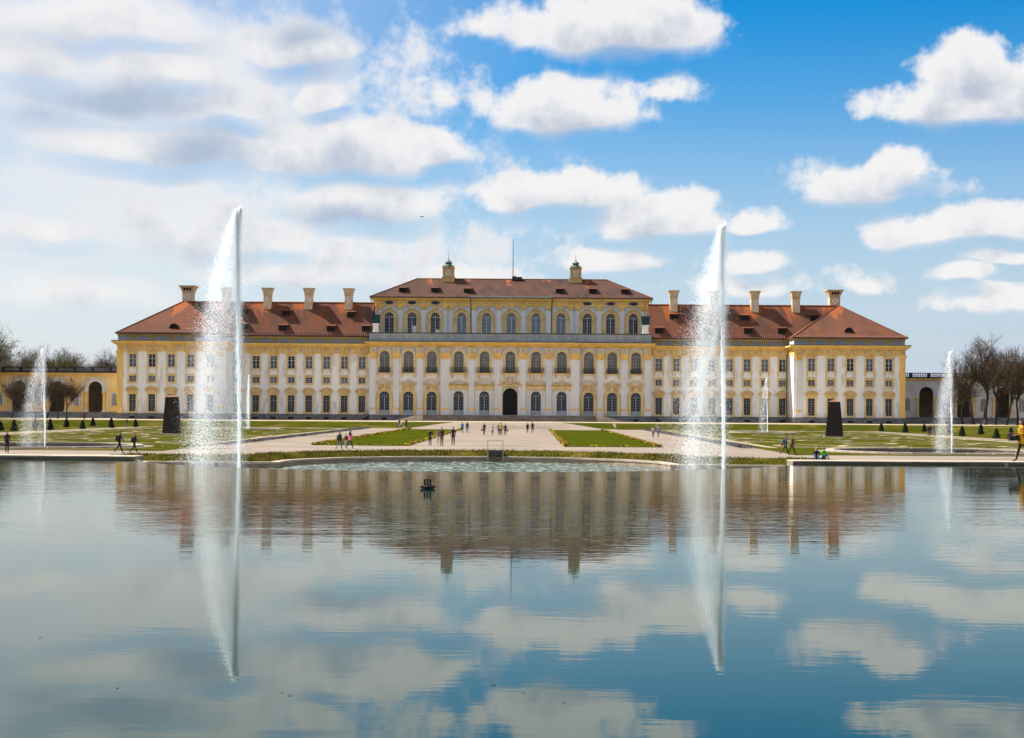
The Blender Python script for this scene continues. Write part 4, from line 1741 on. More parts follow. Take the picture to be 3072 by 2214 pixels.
b.build('frieze_ornament', 'cream', palace, PO)['kind'] = 'stuff'
for s in (-1, 1):
    for x in UB[3:]:
        ov = [(1.0 * math.cos(2 * math.pi * i / 18), 27.12 + .40 * math.sin(2 * math.pi * i / 18)) for i in range(18)]
        ov2 = [(1.2 * math.cos(2 * math.pi * i / 18), 27.12 + .56 * math.sin(2 * math.pi * i / 18)) for i in range(18)]
        o = MB().prism(ov, -.13, -.08).build('oval_window', 'g_dark', palace, (s * x, YU, -ZT))
        MB().strip(ov + ov[:1], ov2 + ov2[:1], -.22, -.10).build('surround', 'cream', o)
b = MB()
b.box(-31.25, 31.25, YU - .9, YU - .72, 28.18, 28.38)
b.build('gutter', 'lead', palace, PO)
b = MB()
b.box(-9.0, 9.0, YU - 1.1, YU - .75, 28.3, 28.62)
b.build('gutter', 'parapet', palace, PO)
for s in (-1, 1):
    MB().tube((s * 9.0, YU - .95, 28.3), (s * 8.95, YU - .2, 26.6), .08, n=6).tube((s * 8.95, YU - .2, 26.6), (s * 8.95, YU - .2, 19.8), .08, n=6) \
        .build('downpipe', 'lead', palace, PO)
    MB().tube((s * 31.2, YU - .8, 28.25), (s * 30.6, YU + .3, 26.6), .08, n=6).build('downpipe', 'lead', palace, PO)

# ---- roofs
def roof(name, quads, m='tile'):
    b = MB()
    for q in quads:
        b.add(q, [tuple(range(len(q)))])
    return b.build(name, m, palace, PO, fix=False)


ZE, ZR = 19.15, 26.75
roofs = {}
for s in (-1, 1):
    YR = 8.0
    e0, e1 = YW_ - .75, 15.9
    xa, xb = s * 30.0, s * 71.5
    q = [[(xa, e0, ZE), (xb, e0, ZE), (xb, YR, ZR), (xa, YR, ZR)], [(xb, e1, ZE), (xa, e1, ZE), (xa, YR, ZR), (xb, YR, ZR)],
         [(xa, e1, ZE), (xa, e0, ZE), (xa, YR, ZR)]]
    if s < 0:
        q = [list(reversed(p)) for p in q]
    roofs[('wing', s)] = roof('roof', q)
    ax, ay, az_ = s * PAVC, 7.4, ZR + .12
    x0, x1 = sorted((s * 59.2, s * (83.45 if s > 0 else 82.75)))
    y0_, y1_ = YP - .75, 20.7
    c = [(x0, y0_, ZE), (x1, y0_, ZE), (x1, y1_, ZE), (x0, y1_, ZE)]
    roofs[('pav', s)] = roof('roof', [[c[i], c[(i + 1) % 4], (ax, ay, az_)] for i in range(4)])
    b = MB()
    for i in range(4):
        b.tube(tuple(Vector(c[i]) + Vector((0, 0, .05))), (ax, ay, az_ + .05), .13, n=6)
    b.build('hip_tiles', 'ridge', roofs[('pav', s)])
    MB().tube((xa, YR, ZR + .04), (xb, YR, ZR + .04), .16, n=6).build('ridge_tiles', 'ridge', roofs[('wing', s)])
    # eaves: gutter board and a row of pale eaves tiles
    for (key, xa_, xb_, ye) in ((('wing', s), s * 30.2, s * 59.0, e0), (('pav', s), x0, x1, y0_)):
        lo_, hi_ = sorted((xa_, xb_))
        MB().box(lo_, hi_, ye - .06, ye + .12, ZE - .18, ZE - .01).build('eaves_board', 'lead', roofs[key])
        b = MB()
        k = int((hi_ - lo_) / .42)
        slope = (ZR - ZE) / ((YR - e0) if key[0] == 'wing' else (7.4 - y0_))
        for i in range(k):
            x = lo_ + (i + .5) * (hi_ - lo_) / k
            b.tube((x, ye - .03, ZE + .04), (x, ye + .75, ZE + .05 + slope * .78), .13, .10, n=5)
        eo = b.build('eaves_tiles', 'eavetile', roofs[key])
        eo['kind'] = 'stuff'
ey0, ey1, ry = YU - .85, 31.9, 21.2
xe, xr, ze, zr = 31.2, 21.6, 28.32, 33.25
roofs['centre'] = roof('roof', [[(-xe, ey0, ze), (xe, ey0, ze), (xr, ry, zr), (-xr, ry, zr)], [(xe, ey1, ze), (-xe, ey1, ze), (-xr, ry, zr), (xr, ry, zr)],
                                [(xe, ey0, ze), (xe, ey1, ze), (xr, ry, zr)], [(-xe, ey1, ze), (-xe, ey0, ze), (-xr, ry, zr)]], 'tile_dark')
b = MB().tube((-xr, ry, zr + .03), (xr, ry, zr + .03), .15, n=6)
for s in (-1, 1):
    b.tube((s * xr, ry, zr + .03), (s * xe, ey0, ze + .05), .13, n=6)
b.build('ridge_tiles', 'ridge', roofs['centre'])


def dormer(x, z, eave_y, eave_z, slope, w=1.9, h=1.15, roof_o=None, eyebrow=False):
    """small dark dormer standing on a front roof slope at height z"""
    y = eave_y + (z - eave_z) / slope
    back = h / slope + .5
    b = MB()
    hw = w / 2
    if eyebrow:
        k = 8
        arc_ = [(-hw * 1.1 * math.cos(math.pi * i / k), h * .95 * math.sin(math.pi * i / k)) for i in range(k + 1)]
        b.mi = 1
        b.prism(arc_, -.05, .05)
        b.mi = 0
        b.strip(arc_, [(p * 1.08, q * 1.1 + .02) for p, q in arc_], -.15, back)
    else:
        b.mi = 0
        b.box(-hw, -hw + .1, -.02, back, -.15, h).box(hw - .1, hw, -.02, back, -.15, h)
        b.mi = 1
        b.box(-hw + .1, hw - .1, .05, .12, -.1, h - .05)
        b.mi = 0
        b.box(-hw + .1, hw - .1, .0, .2, h - .12, h)
        b.mi = 2
        b.add([(-hw - .18, -.28, h - .02), (hw + .18, -.28, h - .02), (hw + .18, back + .6, h + .42), (-hw - .18, back + .6, h + .42),
               (-hw - .18, -.28, h + .08), (hw + .18, -.28, h + .08), (hw + .18, back + .6, h + .52), (-hw - .18, back + .6, h + .52)],
              [(0, 3, 2, 1), (4, 5, 6, 7), (0, 1, 5, 4), (1, 2, 6, 5), (2, 3, 7, 6), (3, 0, 4, 7)])
    return b.build('dormer', ['tile', 'dark', 'tile'], roof_o, (x, y, z))


wsl = (ZR - ZE) / (8.0 - (YW_ - .75))
csl = (zr - ze) / (ry - ey0)
psl = (ZR + .12 - ZE) / (7.4 - (YP - .75))


def roof_pos(px, py, eave_y, eave_z, slope):
    """pixel of the dormer foot -> x and height on that roof plane"""
    dx, dz = (px - PPX) / F_PX, (PPY + ROLL * (px - PPX) - py) / F_PX
    t = (eave_z - CZ - slope * (Y0 + eave_y)) / (dz - slope)
    return CX + dx * t, CZ + dz * t


for key, plane, lst in (
        (('wing', -1), (YW_ - .75, ZE, wsl), [(857, 948), (847, 992), (991, 994), (1052, 952), (1097, 994), (732, 944), (727, 988), (620, 950)]),
        (('wing', 1), (YW_ - .75, ZE, wsl), [(2020, 958), (1976, 1000), (2233, 962), (2243, 1001), (2345, 1001), (2440, 962), (2120, 1000)])):
    for px, py in lst:
        x, z = roof_pos(px, py, *plane)
        dormer(x, z, *plane, roof_o=roofs[key])
for px, py in [(1205, 877), (1302, 877), (1400, 879), (1676, 880), (1775, 880), (1872, 882)]:
    x, z = roof_pos(px, py, ey0, ze, csl)
    dormer(x, z, ey0, ze, csl, w=1.6, h=.95, roof_o=roofs['centre'])
for s, px, py in ((-1, 520, 985), (1, 2545, 997)):
    x, z = roof_pos(px, py, YP - .75, ZE, psl)
    dormer(x, z, YP - .75, ZE, psl, w=1.7, h=1.0, roof_o=roofs[('pav', s)], eyebrow=True)

# ---- chimneys
def chimney(name, x, y, zb, zt, sw, cw, vents=0, lab=None):
    c = put(name, None, palace, (x, y, zb - ZT))
    h = zt - zb
    b = MB()
    hs = sw / 2
    b.box(-hs, hs, -hs, hs, 0, h - 1.5)
    b.build('shaft', 'chimney', c)
    b = MB()
    b.mi = 0
    b.box(-hs - .1, hs + .1, -hs - .1, hs + .1, h - 1.5, h - 1.36)
    b.box(-hs - .17, hs + .17, -hs - .17, hs + .17, h - .16, h - .1) if False else None
    b.mi = 1
    b.frustum(0, 0, h - 1.36, h - .2, hs + .02, hs + .02, cw / 2 - .1, cw / 2 - .1)
    b.mi = 0
    b.box(-cw / 2, cw / 2, -cw / 2, cw / 2, h - .2, h)
    b.build('cap', ['chimtrim', 'chimney'], c)
    d = MB()
    zc = h - 2.5
    r_ = sw * .30
    d.strip([(0, zc - r_ * .7), (r_ * .7, zc), (0, zc + r_ * .7), (-r_ * .7, zc), (0, zc - r_ * .7)],
            [(0, zc - r_), (r_, zc), (0, zc + r_), (-r_, zc), (0, zc - r_)], -hs - .05, -hs + .01)
    d.build('diamond', 'white', c)
    if vents:
        for i in range(vents):
            v = MB()
            xx = (i - (vents - 1) / 2) * .62
            v.prism([(xx - .2, h - 1.0), (xx + .2, h - 1.0), (xx + .2, h - .5), (xx, h - .38), (xx - .2, h - .5)], -hs - .52, -hs - .1)
            v.build('vent', 'dark', c)
    return c


for s in (-1, 1):
    for i, x in enumerate((35.5, 44.2, 53.2, 62.2)):
        chimney('chimney', s * x, 7.3, 25.2, 29.85, 1.66, 2.5)
    chimney('chimney', s * 71.0, 9.4, 25.0, 30.35, 2.3, 3.65, 3)
# lantern-like chimneys with copper hoods, and the flagpole
for s in (-1, 1):
    c = put('copper_topped_chimney', None, palace, (s * 14.45, 20.6, 32.3 - ZT))
    MB().box(-1.4, 1.4, -1.4, 1.4, 0, 1.15).box(-1.5, 1.5, -1.5, 1.5, 1.15, 1.3).build('base', 'chimtrim', c)
    b = MB().box(-1.02, 1.02, -1.02, 1.02, 1.3, 3.3)
    b.build('shaft', 'chimney', c)
    b = MB()
    for i in (-1, 1):
        for j in (-1, 1):
            b.box(i * 1.1 - .16, i * 1.1 + .16, j * 1.1 - .16, j * 1.1 + .16, 1.3, 3.35)
            b.lathe([(0, 0), (.2, .1), (.14, .35), (.05, .5), (0, .6)], 6, (i * 1.12, j * 1.12, 3.55))
    b.box(-1.4, 1.4, -1.4, 1.4, 3.35, 3.55)
    b.build('corner_trim', 'chimtrim', c)
    MB().lathe([(1.25, 3.55), (1.28, 3.7), (1.15, 4.0), (.72, 4.2), (.62, 4.35), (.85, 4.5), (.88, 4.62), (.55, 4.9), (.18, 5.15), (.1, 5.4)], 8) \
        .build('copper_hood', 'copper', c)
    MB().lathe([(.05, 5.4), (.05, 5.6), (.2, 5.72), (.05, 5.85), (.04, 6.2), (.15, 6.3), (.03, 6.42), (.02, 7.0)], 8).build('finial', 'gold', c)
    MB().strip([(.45 * math.cos(i * math.pi / 8), 2.3 + .45 * math.sin(i * math.pi / 8)) for i in range(17)],
               [(.56 * math.cos(i * math.pi / 8), 2.3 + .56 * math.sin(i * math.pi / 8)) for i in range(17)], -1.09, -1.0).build('rosette', 'white', c)
fp = MB().tube((0.2, 20.9, 32.9), (0.2, 20.9, 42.2), .10, .05, 6)
fp.lathe([(0, -.1), (.12, 0), (0, .1)], 6, (0.2, 20.9, 42.3))
fp.build('flagpole', 'lead', palace, PO)
MB().box(.0, 2.3, 20.2, 21.6, 33.0, 33.75).box(.3, .9, 20.4, 21.2, 33.75, 33.95).build('roof_hatch', 'lead', palace, PO)

# front stairs
st = MB()
b = None
stairs = put('front_stairs', None, palace, (0, YM, 0))
for k in range(8):
    w_ = 21.5 - .42 * k
    z0 = .15 * k
    MB().box(-w_, w_, -5.8 + .42 * k, -.30, z0 - (.05 if k == 0 else 0), z0 + .147).build('step', 'step', stairs)
for s in (-1, 1):
    b = MB()
    pr = [(s * 24.2, -.02), (s * 24.0, .12), (s * 19.2, 1.28), (s * 18.2, 1.28), (s * 18.2, -.02)]
    b.prism(pr, -6.35, -5.85)
    b.build('stair_cheek', 'stone', stairs)
# urns boxed in for the winter on the parapet corners
for s, lab in ((-1, 'teal winter box on white pedestal at the upper terrace corner, beside the left upper windows'),
               (1, 'teal winter box on white pedestal at the upper terrace corner, beside the right upper windows')):
    t = thing('boxed_urn', lab, 'urn', (s * 28.9, Y0 + .45, 20.0), group='boxed urns on the terrace parapet')
    MB().box(-.72, .72, -.35, .45, 0, .25).box(-.6, .6, -.28, .4, .25, 1.65).box(-.74, .74, -.38, .46, 1.65, 1.9).build('pedestal', 'white', t)
    MB().frustum(0, 0.04, 1.9, 3.55, .80, .42, .92, .46).box(-1.0, 1.0, -.5, .56, 3.55, 3.75).build('cover', 'teal', t)
# light metal steps by the wing
t = thing('metal_steps', 'light blue metal steps leaning on the plinth left of the stairs', 'steps', (-31.2, Y0 + .6, ZT))
for dy in (-.5, .5):
    MB().tube((-.95, dy, .05), (.75, dy, 1.25), .06, n=6).build('stringer', 'steel', t)
    MB().tube((-.95, dy, .75), (.75, dy, 1.9), .04, n=6).tube((-.95, dy, .05), (-.95, dy, .75), .03, n=6).tube((.75, dy, 1.25), (.75, dy, 1.9), .03, n=6).build('handrail', 'steel', t)
for k in range(6):
    MB().box(-.95 + k * .29, -.7 + k * .29, -.48, .48, .12 + k * .2, .16 + k * .2).build('tread', 'steel', t)

# ------------------------------------------------------------------ the two low arcades beside the palace
def arcade(s, wallm, label):
    t = thing('arcade', label, 'arcade', (s * 83.3, 340, ZT))

    def X(x):
        return s * (x - 83.3)
    centers = [91.6 + 8.4 * i for i in range(7)]
    holes, niches = [], []
    for c in centers:
        holes.append(op(X(c), 3.15, 2.5 + .02, 9.25, True))
    for c in [87.4 + 8.4 * i for i in range(7)]:
        niches.append(op(X(c), 1.15, 3.9, 6.7, True))
    xa, xb = sorted((X(83.4), X(146)))
    wall('wall', xa, xb, 2.5, 10.6, holes + niches, 0, wallm, .5, parent=t)
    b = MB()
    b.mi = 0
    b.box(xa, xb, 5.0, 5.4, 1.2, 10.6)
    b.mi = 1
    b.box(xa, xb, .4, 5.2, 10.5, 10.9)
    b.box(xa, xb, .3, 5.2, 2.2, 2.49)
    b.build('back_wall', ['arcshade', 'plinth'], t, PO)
    b = MB().box(xa, xb, -.25, .45, 1.15, 2.5)
    b.build('plinth', 'plinth', t, PO)
    b = MB()
    b.box(xa, xb, -.12, .45, 10.6, 10.82).box(xa, xb, -.5, .45, 10.82, 11.1)
    b.build('cornice', 'galyellow', t, PO)
    b = MB()
    b.box(xa, xb, -.6, .5, 11.1, 11.28)
    b.box(xa, xb, -.2, .2, 11.28, 11.42).box(xa, xb, -.22, .22, 12.15, 12.32)
    b.build('balustrade_rail', 'lead', t, PO)
    bal = MB().lathe([(.07, 0), (.11, .2), (.13, .32), (.06, .55), (.09, .72)], 6).mesh('baluster', 'plinth')
    x = 84.2
    k = 0
    while x < 118:
        if k % 11 == 0:
            MB().box(-.28, .28, -.24, .24, 0, .74).build('pedestal', 'lead', t, (X(x), 0, 11.42 - ZT))
        else:
            put('baluster', bal, t, (X(x), 0, 11.42 - ZT))
        k += 1
        x += .36
    for c in centers:
        b = MB()
        b.mi = 0
        b.strip(arch_path(3.15, 6.9, 9.25), arch_path(3.15, 6.9, 9.25, grow=.62), -.12, 0)
        b.strip(arch_path(3.15, 6.9, 9.25, grow=.62), arch_path(3.15, 6.9, 9.25, grow=.75), -.2, 0)
        for i in range(9):
            a = R(15 + 150 * i / 8)
            b.lathe([(0, -.06), (.13, 0), (0, .06)], 6, (1.9 * math.cos(a), -.14, 7.67 + 1.9 * math.sin(a)))
        for d in (-1, 1):
            b.mi = 1
            b.box(d * 1.98 - .5, d * 1.98 + .5, -.3, 0, 6.55, 6.9)
            b.tube((d * 1.98, -.25, 2.9), (d * 1.98, -.25, 6.55), .22, .19, 10)
            b.mi = 0
            b.box(d * 1.98 - .4, d * 1.98 + .4, -.5, 0, 2.5, 2.9)
            b.box(d * 2.7 - .14, d * 2.7 + .14, -.1, 0, 2.5, 9.9)
        b.box(-2.84, 2.84, -.1, 0, 9.9, 10.1)
        b.build('arch', ['galwhite', 'galyellow'], t, (X(c), 0, -ZT))
    for c in [87.4 + 8.4 * i for i in range(7)]:
        o = MB().prism(op(0, 1.13, 3.9, 6.69, True), .42, .48).build('niche', 'lilac', t, (X(c), 0, -ZT))
        b = MB()
        b.box(-.3, .3, .02, .4, 3.9, 4.25)
        b.lathe([(.22, 0), (.28, .5), (.20, .95), (.30, 1.3), (.24, 1.55), (.09, 1.66), (.13, 1.8), (.12, 1.95), (0, 2.06)], 10, (0, .2, 4.25))
        b.tube((-.26, .2, 5.6), (-.34, .1, 5.1), .07, .05, 6).tube((.26, .2, 5.6), (.3, .0, 5.75), .07, .05, 6)
        b.build('statue', 'statue', o)
        b = MB()
        for q in ((-.95, .95, 8.15, 8.27), (-.95, .95, 9.45, 9.57)):
            b.box(q[0], q[1], -.08, 0, q[2], q[3])
        b.box(-.95, -.83, -.08, 0, 8.27, 9.45).box(.83, .95, -.08, 0, 8.27, 9.45)
        b.strip(arch_path(1.15, 3.8, 6.7), arch_path(1.15, 3.8, 6.7, grow=.2), -.1, 0)
        b.build('frame', 'galwhite', o)
    return t


arcade(-1, 'galyellow', 'low ochre arcade with arches and balustrade behind the young trees')
arcade(1, 'galwhite', 'low grey-white arcade with arch, statue niches and dark balustrade')

# ================================================================== BASINS AND FOUNTAIN JETS
def round_basin(x, y, r, label):
    t = thing('round_basin', label, 'basin', (x, y, 0))
    k = 40
    wallb = MB().lathe([(r - .5, -.9), (r - .5, .02), (r - .05, .02), (r - .05, -.9)], k)
    wallb.f = [f for f in wallb.f if len(f) == 4]
    wallb.m = [0] * len(wallb.f)
    wallb.build('wall', 'wallstone', t)
    # coping stones
    ns = 28
    for i in range(ns):
        a0, a1 = 2 * math.pi * i / ns + .004, 2 * math.pi * (i + 1) / ns - .004
        am = (a0 + a1) / 2
        q = [(r - .55, a0), (r - .55, am), (r - .55, a1), (r + .15, a1), (r + .15, am), (r + .15, a0)]
        p = [(rr * math.cos(a), rr * math.sin(a)) for rr, a in q]
        s_ = MB()
        s_.add([(a, c, .02) for a, c in p] + [(a, c, .16) for a, c in p],
               [(5, 4, 3, 2, 1, 0), (6, 7, 8, 9, 10, 11)] + [(j, (j + 1) % 6, 6 + (j + 1) % 6, 6 + j) for j in range(6)])
        s_.build('coping_stone', 'stone', t)
    wv = MB()
    wv.add([(0, 0, -.42)] + [((r - .4) * math.cos(2 * math.pi * i / k), (r - .4) * math.sin(2 * math.pi * i / k), -.42) for i in range(k)],
           [(0, 1 + i, 1 + (i + 1) % k) for i in range(k)])
    wv.build('water', 'basin', t)
    return t


round_basin(-42, 143, 10, 'wide round stone basin of the jet nearest the left frame edge')
round_basin(42, 143, 10, 'wide round stone basin of the jet nearest the right frame edge')
round_basin(-43.5, 260, 5.5, 'small round basin on the far lawn, behind the tall left jet')
round_basin(43.5, 260, 5.5, 'small round basin on the far lawn, in front of the right wing')


def jet(name, x, y, zb, h, n, size, seed, label, wind=1.0, core_r=.10, drift=2.5, group=None, top=.8):
    r = np.random.default_rng(seed)
    g = 9.81
    t = thing(name, label, 'fountain jet', (x, y, zb), group=group)
    # --- white core column, ragged
    b = MB()
    k, ns = 46, 9
    rr = random.Random(seed)
    prof = []
    hc_ = h * .66
    for i in range(k + 1):
        u = i / k
        rad = core_r * (.75 + .7 * u) * (1 + rr.uniform(-.12, .12)) * (1 if u < .6 else max(.1, (1 - u) / .4))
        prof.append((rad, hc_ * u, rr.uniform(-.015, .015) * (1 + 2 * u) - .22 * (u ** 3) * wind, rr.uniform(-.03, .03)))
    pts = []
    for rad, z, dx, dy in prof:
        for j in range(ns):
            a = 2 * math.pi * j / ns
            f = 1 + rr.uniform(-.18, .18)
            pts.append((dx + rad * f * math.cos(a), dy + rad * f * math.sin(a), z))
    b.add(pts, [(i * ns + j, i * ns + (j + 1) % ns, (i + 1) * ns + (j + 1) % ns, (i + 1) * ns + j) for i in range(k) for j in range(ns)])
    b.build('water_column', 'jetcore', t, smooth=True, fix=False)
    # --- droplets: rising round the core, then torn off and falling downwind
    n1 = int(n * .22)
    tt = r.random(n1)
    z1 = h * (1 - (1 - tt) ** 2)
    z1 = z1 * (1 - .05 * np.abs(r.normal(0, 1, n1)))
    rad = core_r * (.9 + 2.4 * (z1 / h) ** 1.5) * np.abs(r.normal(0, .62, n1)) * np.sqrt(np.clip(1.04 - z1 / h, .01, .35) / .35)
    a = r.uniform(0, 2 * math.pi, n1)
    rad = rad * np.where(r.random(n1) < .22, r.uniform(1.5, 4.0, n1), 1.0)
    p1 = np.stack([rad * np.cos(a) - .22 * wind * (z1 / h) ** 3, rad * np.sin(a), z1], 1)
    n2 = n - n1
    # clumps give the falling veil its streaks
    nc = 260
    ch = h * (1 - .34 * r.random(nc) ** 1.7)
    cx_ = r.normal(0, .07, nc)
    dens_ = r.gamma(.8, 1.0, nc) + .05
    dens_ /= dens_.sum()
    cw = np.where(r.random(nc) < .58, r.uniform(-.16, 1.0, nc), np.clip(r.normal(.86, .14, nc), .1, 1.4))
    cw = np.where(r.random(nc) < .08, cw * 1.45, cw)
    cy = r.normal(0, .35, nc)
    ci = r.choice(nc, n2, p=dens_)
    hi = np.minimum(ch[ci] * (1 + r.normal(0, .012, n2)), h * 1.003)
    fall = hi * r.random(n2) ** 1.22
    z2 = hi - fall
    w_ = cw[ci] * (1 + r.normal(0, .08, n2))
    dx = drift * wind * w_ * (1 - np.exp(-fall / (h * .33)))
    sp = .05 + .045 * fall ** .7
    p2 = np.stack([cx_[ci] - dx - .2 * wind * (hi / h) ** 3 + r.normal(0, 1, n2) * sp * .8, cy[ci] * (fall / h) ** .6 * drift * .5 + r.normal(0, 1, n2) * sp, z2], 1)
    # --- ragged white plume at the very top
    n3 = int(n * .06)
    u = r.random(n3) ** 1.4
    zt = h * (1.0 - .34 * u)
    wd = (.04 + .55 * u ** .85) * top
    off = r.random(n3)
    p3 = np.stack([-(off - .22) * wd * 1.7 * wind + r.normal(0, .05, n3) + .02, r.normal(0, 1, n3) * wd * .35, zt + r.normal(0, .10, n3)], 1)
    p = np.concatenate([p1, p2, p3])
    p = p[p[:, 2] > .05]
    m = len(p)
    sz = size * np.clip(r.lognormal(0, .42, m), .4, 2.2)
    # stretched tetrahedra, randomly turned
    base = np.array([[0, 0, 1.5], [.9, 0, -.6], [-.45, .8, -.6], [-.45, -.8, -.6]])
    ang = r.uniform(0, 2 * math.pi, m)
    tl = r.normal(0, .35, m)
    c, s_ = np.cos(ang), np.sin(ang)
    q = np.repeat(base[None], m, 0)
    x_ = q[:, :, 0] * c[:, None] - q[:, :, 1] * s_[:, None]
    y_ = q[:, :, 0] * s_[:, None] + q[:, :, 1] * c[:, None]
    x_ = x_ + q[:, :, 2] * tl[:, None]
    v = np.stack([x_, y_, q[:, :, 2]], 2) * sz[:, None, None] + p[:, None, :]
    idx = np.arange(m)[:, None] * 4
    f = np.concatenate([idx + np.array([[0, 1, 2]]), idx + np.array([[0, 2, 3]]), idx + np.array([[0, 3, 1]]), idx + np.array([[1, 3, 2]])], 1).reshape(-1, 3)
    so = put('spray', raw_mesh('spray', v.reshape(-1, 3), f, 'spray'), t)
    so['kind'] = 'stuff'
    MB().lathe([(.16, -.25), (.14, .06), (.08, .1), (.08, .16)], 10).build('nozzle', 'iron', t)
    return t


jet('fountain_jet', -12.95, 91.4, -.9, 16.35, 200000, .0076, 1, 'tallest white fountain jet with wide veil of spray, left of the centre block', 1.12, .10, 2.6)
jet('fountain_jet', 15.75, 91.4, -.9, 15.6, 155000, .0075, 2, 'tall white fountain jet with spray before the right wing', 1.0, .10, 2.5, top=1.05)
jet('fountain_jet', CX + (130 - PPX) / 32.7, 142, -.4, 9.45, 26000, .0090, 3, 'slim fountain jet nearest the left frame edge, leaning spray', 1.25, .06, 1.6, top=.4)
jet('fountain_jet', CX + (2872 - PPX) / 33.0, 142, -.4, 9.7, 26000, .0090, 4, 'slim fountain jet before the bare trees nearest the right frame edge', 1.0, .06, 1.3, top=.4)
jet('fountain_jet', CX + (747 - PPX) / 17.8, 260, -.4, 9.6, 7000, .014, 5, 'thin distant jet just right of the tallest jet', .35, .06, .9, top=.35)
jet('fountain_jet', CX + (2299 - PPX) / 17.7, 260, -.4, 9.7, 7000, .014, 6, 'thin distant jet before the windows of the right wing', 1.0, .06, 1.2, top=.35)

# ================================================================== TREES
def grow_tree(seed, H, spread, trunk_h, trunk_r, levels=5, counts=(6, 5, 5, 5, 4), up=.25, twig=.015, pollard=False):
    rg = random.Random(seed)
    thick, thin = [], []

    def branch(p, d, ln, r, lv):
        segs = 4 if lv < 2 else (3 if lv < 4 else 2)
        pts = [p.copy()]
        dd = d.copy()
        for i in range(segs):
            jit = .18 if lv < 2 else .28
            dd = (dd + Vector((rg.gauss(0, jit), rg.gauss(0, jit), rg.gauss(0, jit * .6) + up * (.5 if lv else .2)))).normalized()
            pts.append(pts[-1] + dd * (ln / segs))
        for i in range(segs):
            ra = r * (1 - .55 * i / segs)
            rb_ = r * (1 - .55 * (i + 1) / segs)
            (thick if lv < 2 else thin).append((pts[i], pts[i + 1], max(twig, ra), max(twig * .8, rb_), 7 if lv == 0 else (5 if lv == 1 else (4 if lv == 2 else 3))))
        if lv >= levels:
            return
        for c in range(counts[lv]):
            t = rg.uniform(.35 if lv else .6, 1.0)
            if c == 0:
                t = 1.0
            i = min(segs - 1, int(t * segs))
            q = pts[i].lerp(pts[i + 1], t * segs - i)
            ax = (pts[i + 1] - pts[i]).normalized()
            side = ax.orthogonal().normalized()
            side.rotate(Matrix.Rotation(rg.uniform(0, 2 * math.pi), 3, ax))
            ang = rg.uniform(.35, .95) * (spread if lv < 2 else 1.0)
            nd = (ax * math.cos(ang) + side * math.sin(ang)).normalized()
            branch(q, nd, ln * rg.uniform(.52, .80), r * rg.uniform(.42, .60), lv + 1)
    branch(Vector((0, 0, 0)), Vector((0, 0, 1)), trunk_h, trunk_r, 0)
    top = max(s[1].z for s in thin)
    k = H / top

    def tubes(lst, name, m):
        V, F_ = [], []
        base = 0
        for p0, p1, ra, rb_, nn in lst:
            d = (p1 - p0)
            if d.length < 1e-5:
                continue
            d.normalize()
            a = d.orthogonal().normalized()
            bb = d.cross(a)
            for p, rr in ((p0, ra), (p1, rb_)):
                for i in range(nn):
                    t = 2 * math.pi * i / nn
                    o = a * (rr * math.cos(t)) + bb * (rr * math.sin(t))
                    V.append(((p.x) * k + o.x, (p.y) * k + o.y, p.z * k + o.z))
            for i in range(nn):
                j = (i + 1) % nn
                F_.append((base + i, base + j, base + nn + j))
                F_.append((base + i, base + nn + j, base + nn + i))
            base += 2 * nn
        return raw_mesh(name, np.array(V), np.array(F_), m)
    return tubes(thick, 'trunk', 'bark'), thin, k, tubes


def tree_kind(seed, H, spread, th, tr, m='twig', leaves=0, **kw):
    trunk, thin, k, tubes = grow_tree(seed, H, spread, th, tr, **kw)
    crown = tubes(thin, 'crown', m)
    if leaves:
        rg = np.random.default_rng(seed)
        ends = np.array([tuple(s[1] * k) for s in thin[-min(len(thin), 9000):]])
        pick = ends[rg.integers(0, len(ends), leaves)] + rg.normal(0, .12, (leaves, 3))
        d1 = rg.normal(0, .10, (leaves, 3))
        d2 = rg.normal(0, .10, (leaves, 3))
        v = np.stack([pick, pick + d1, pick + d2], 1).reshape(-1, 3)
        bmv = raw_mesh('buds', v, np.arange(3 * leaves).reshape(-1, 3), 'bud')
        # join into the crown
        bm = bmesh.new()
        bm.from_mesh(crown)
        nf = len(bm.faces)
        bm.from_mesh(bmv)
        bm.to_mesh(crown)
        bm.free()
        crown.materials.append(M['bud'])
        mi = np.zeros(len(crown.polygons), dtype=np.int32)
        mi[nf:] = 1
        crown.polygons.foreach_set('material_index', mi)
        bpy.data.meshes.remove(bmv)
    return trunk, crown


TK = {
    'big_a': tree_kind(11, 20.0, 1.0, 6.0, .42, counts=(6, 5, 5, 5, 4)),
    'big_b': tree_kind(23, 20.0, 1.1, 5.0, .50, counts=(5, 6, 5, 5, 4)),
    'big_c': tree_kind(37, 20.0, .9, 6.5, .36, counts=(6, 5, 5, 4, 4), m='twig', leaves=1500),
    'young': tree_kind(51, 9.5, .9, 3.4, .15, counts=(7, 5, 5, 4, 3), twig=.012),
    'young_b': tree_kind(58, 9.5, 1.0, 3.2, .14, counts=(7, 5, 5, 4, 3), twig=.012),
    'green': tree_kind(67, 18.0, 1.1, 5.0, .35, counts=(6, 5, 5, 5, 3), m='bud', leaves=5000),
}


def tree(kind, x, y, z, H, rz, label, group, name='bare_tree', width=1.0):
    base = 9.5 if kind.startswith('young') else (18.0 if kind == 'green' else 20.0)
    k = H / base
    t = thing(name, label, 'tree', (x, y, z), rz, group)
    t.scale = (k * width, k * width, k)
    trunk, crown = TK[kind]
    put('trunk', trunk, t)
    put('crown', crown, t)
    return t


def XD(px, D):
    return CX + (px - PPX) * D / F_PX


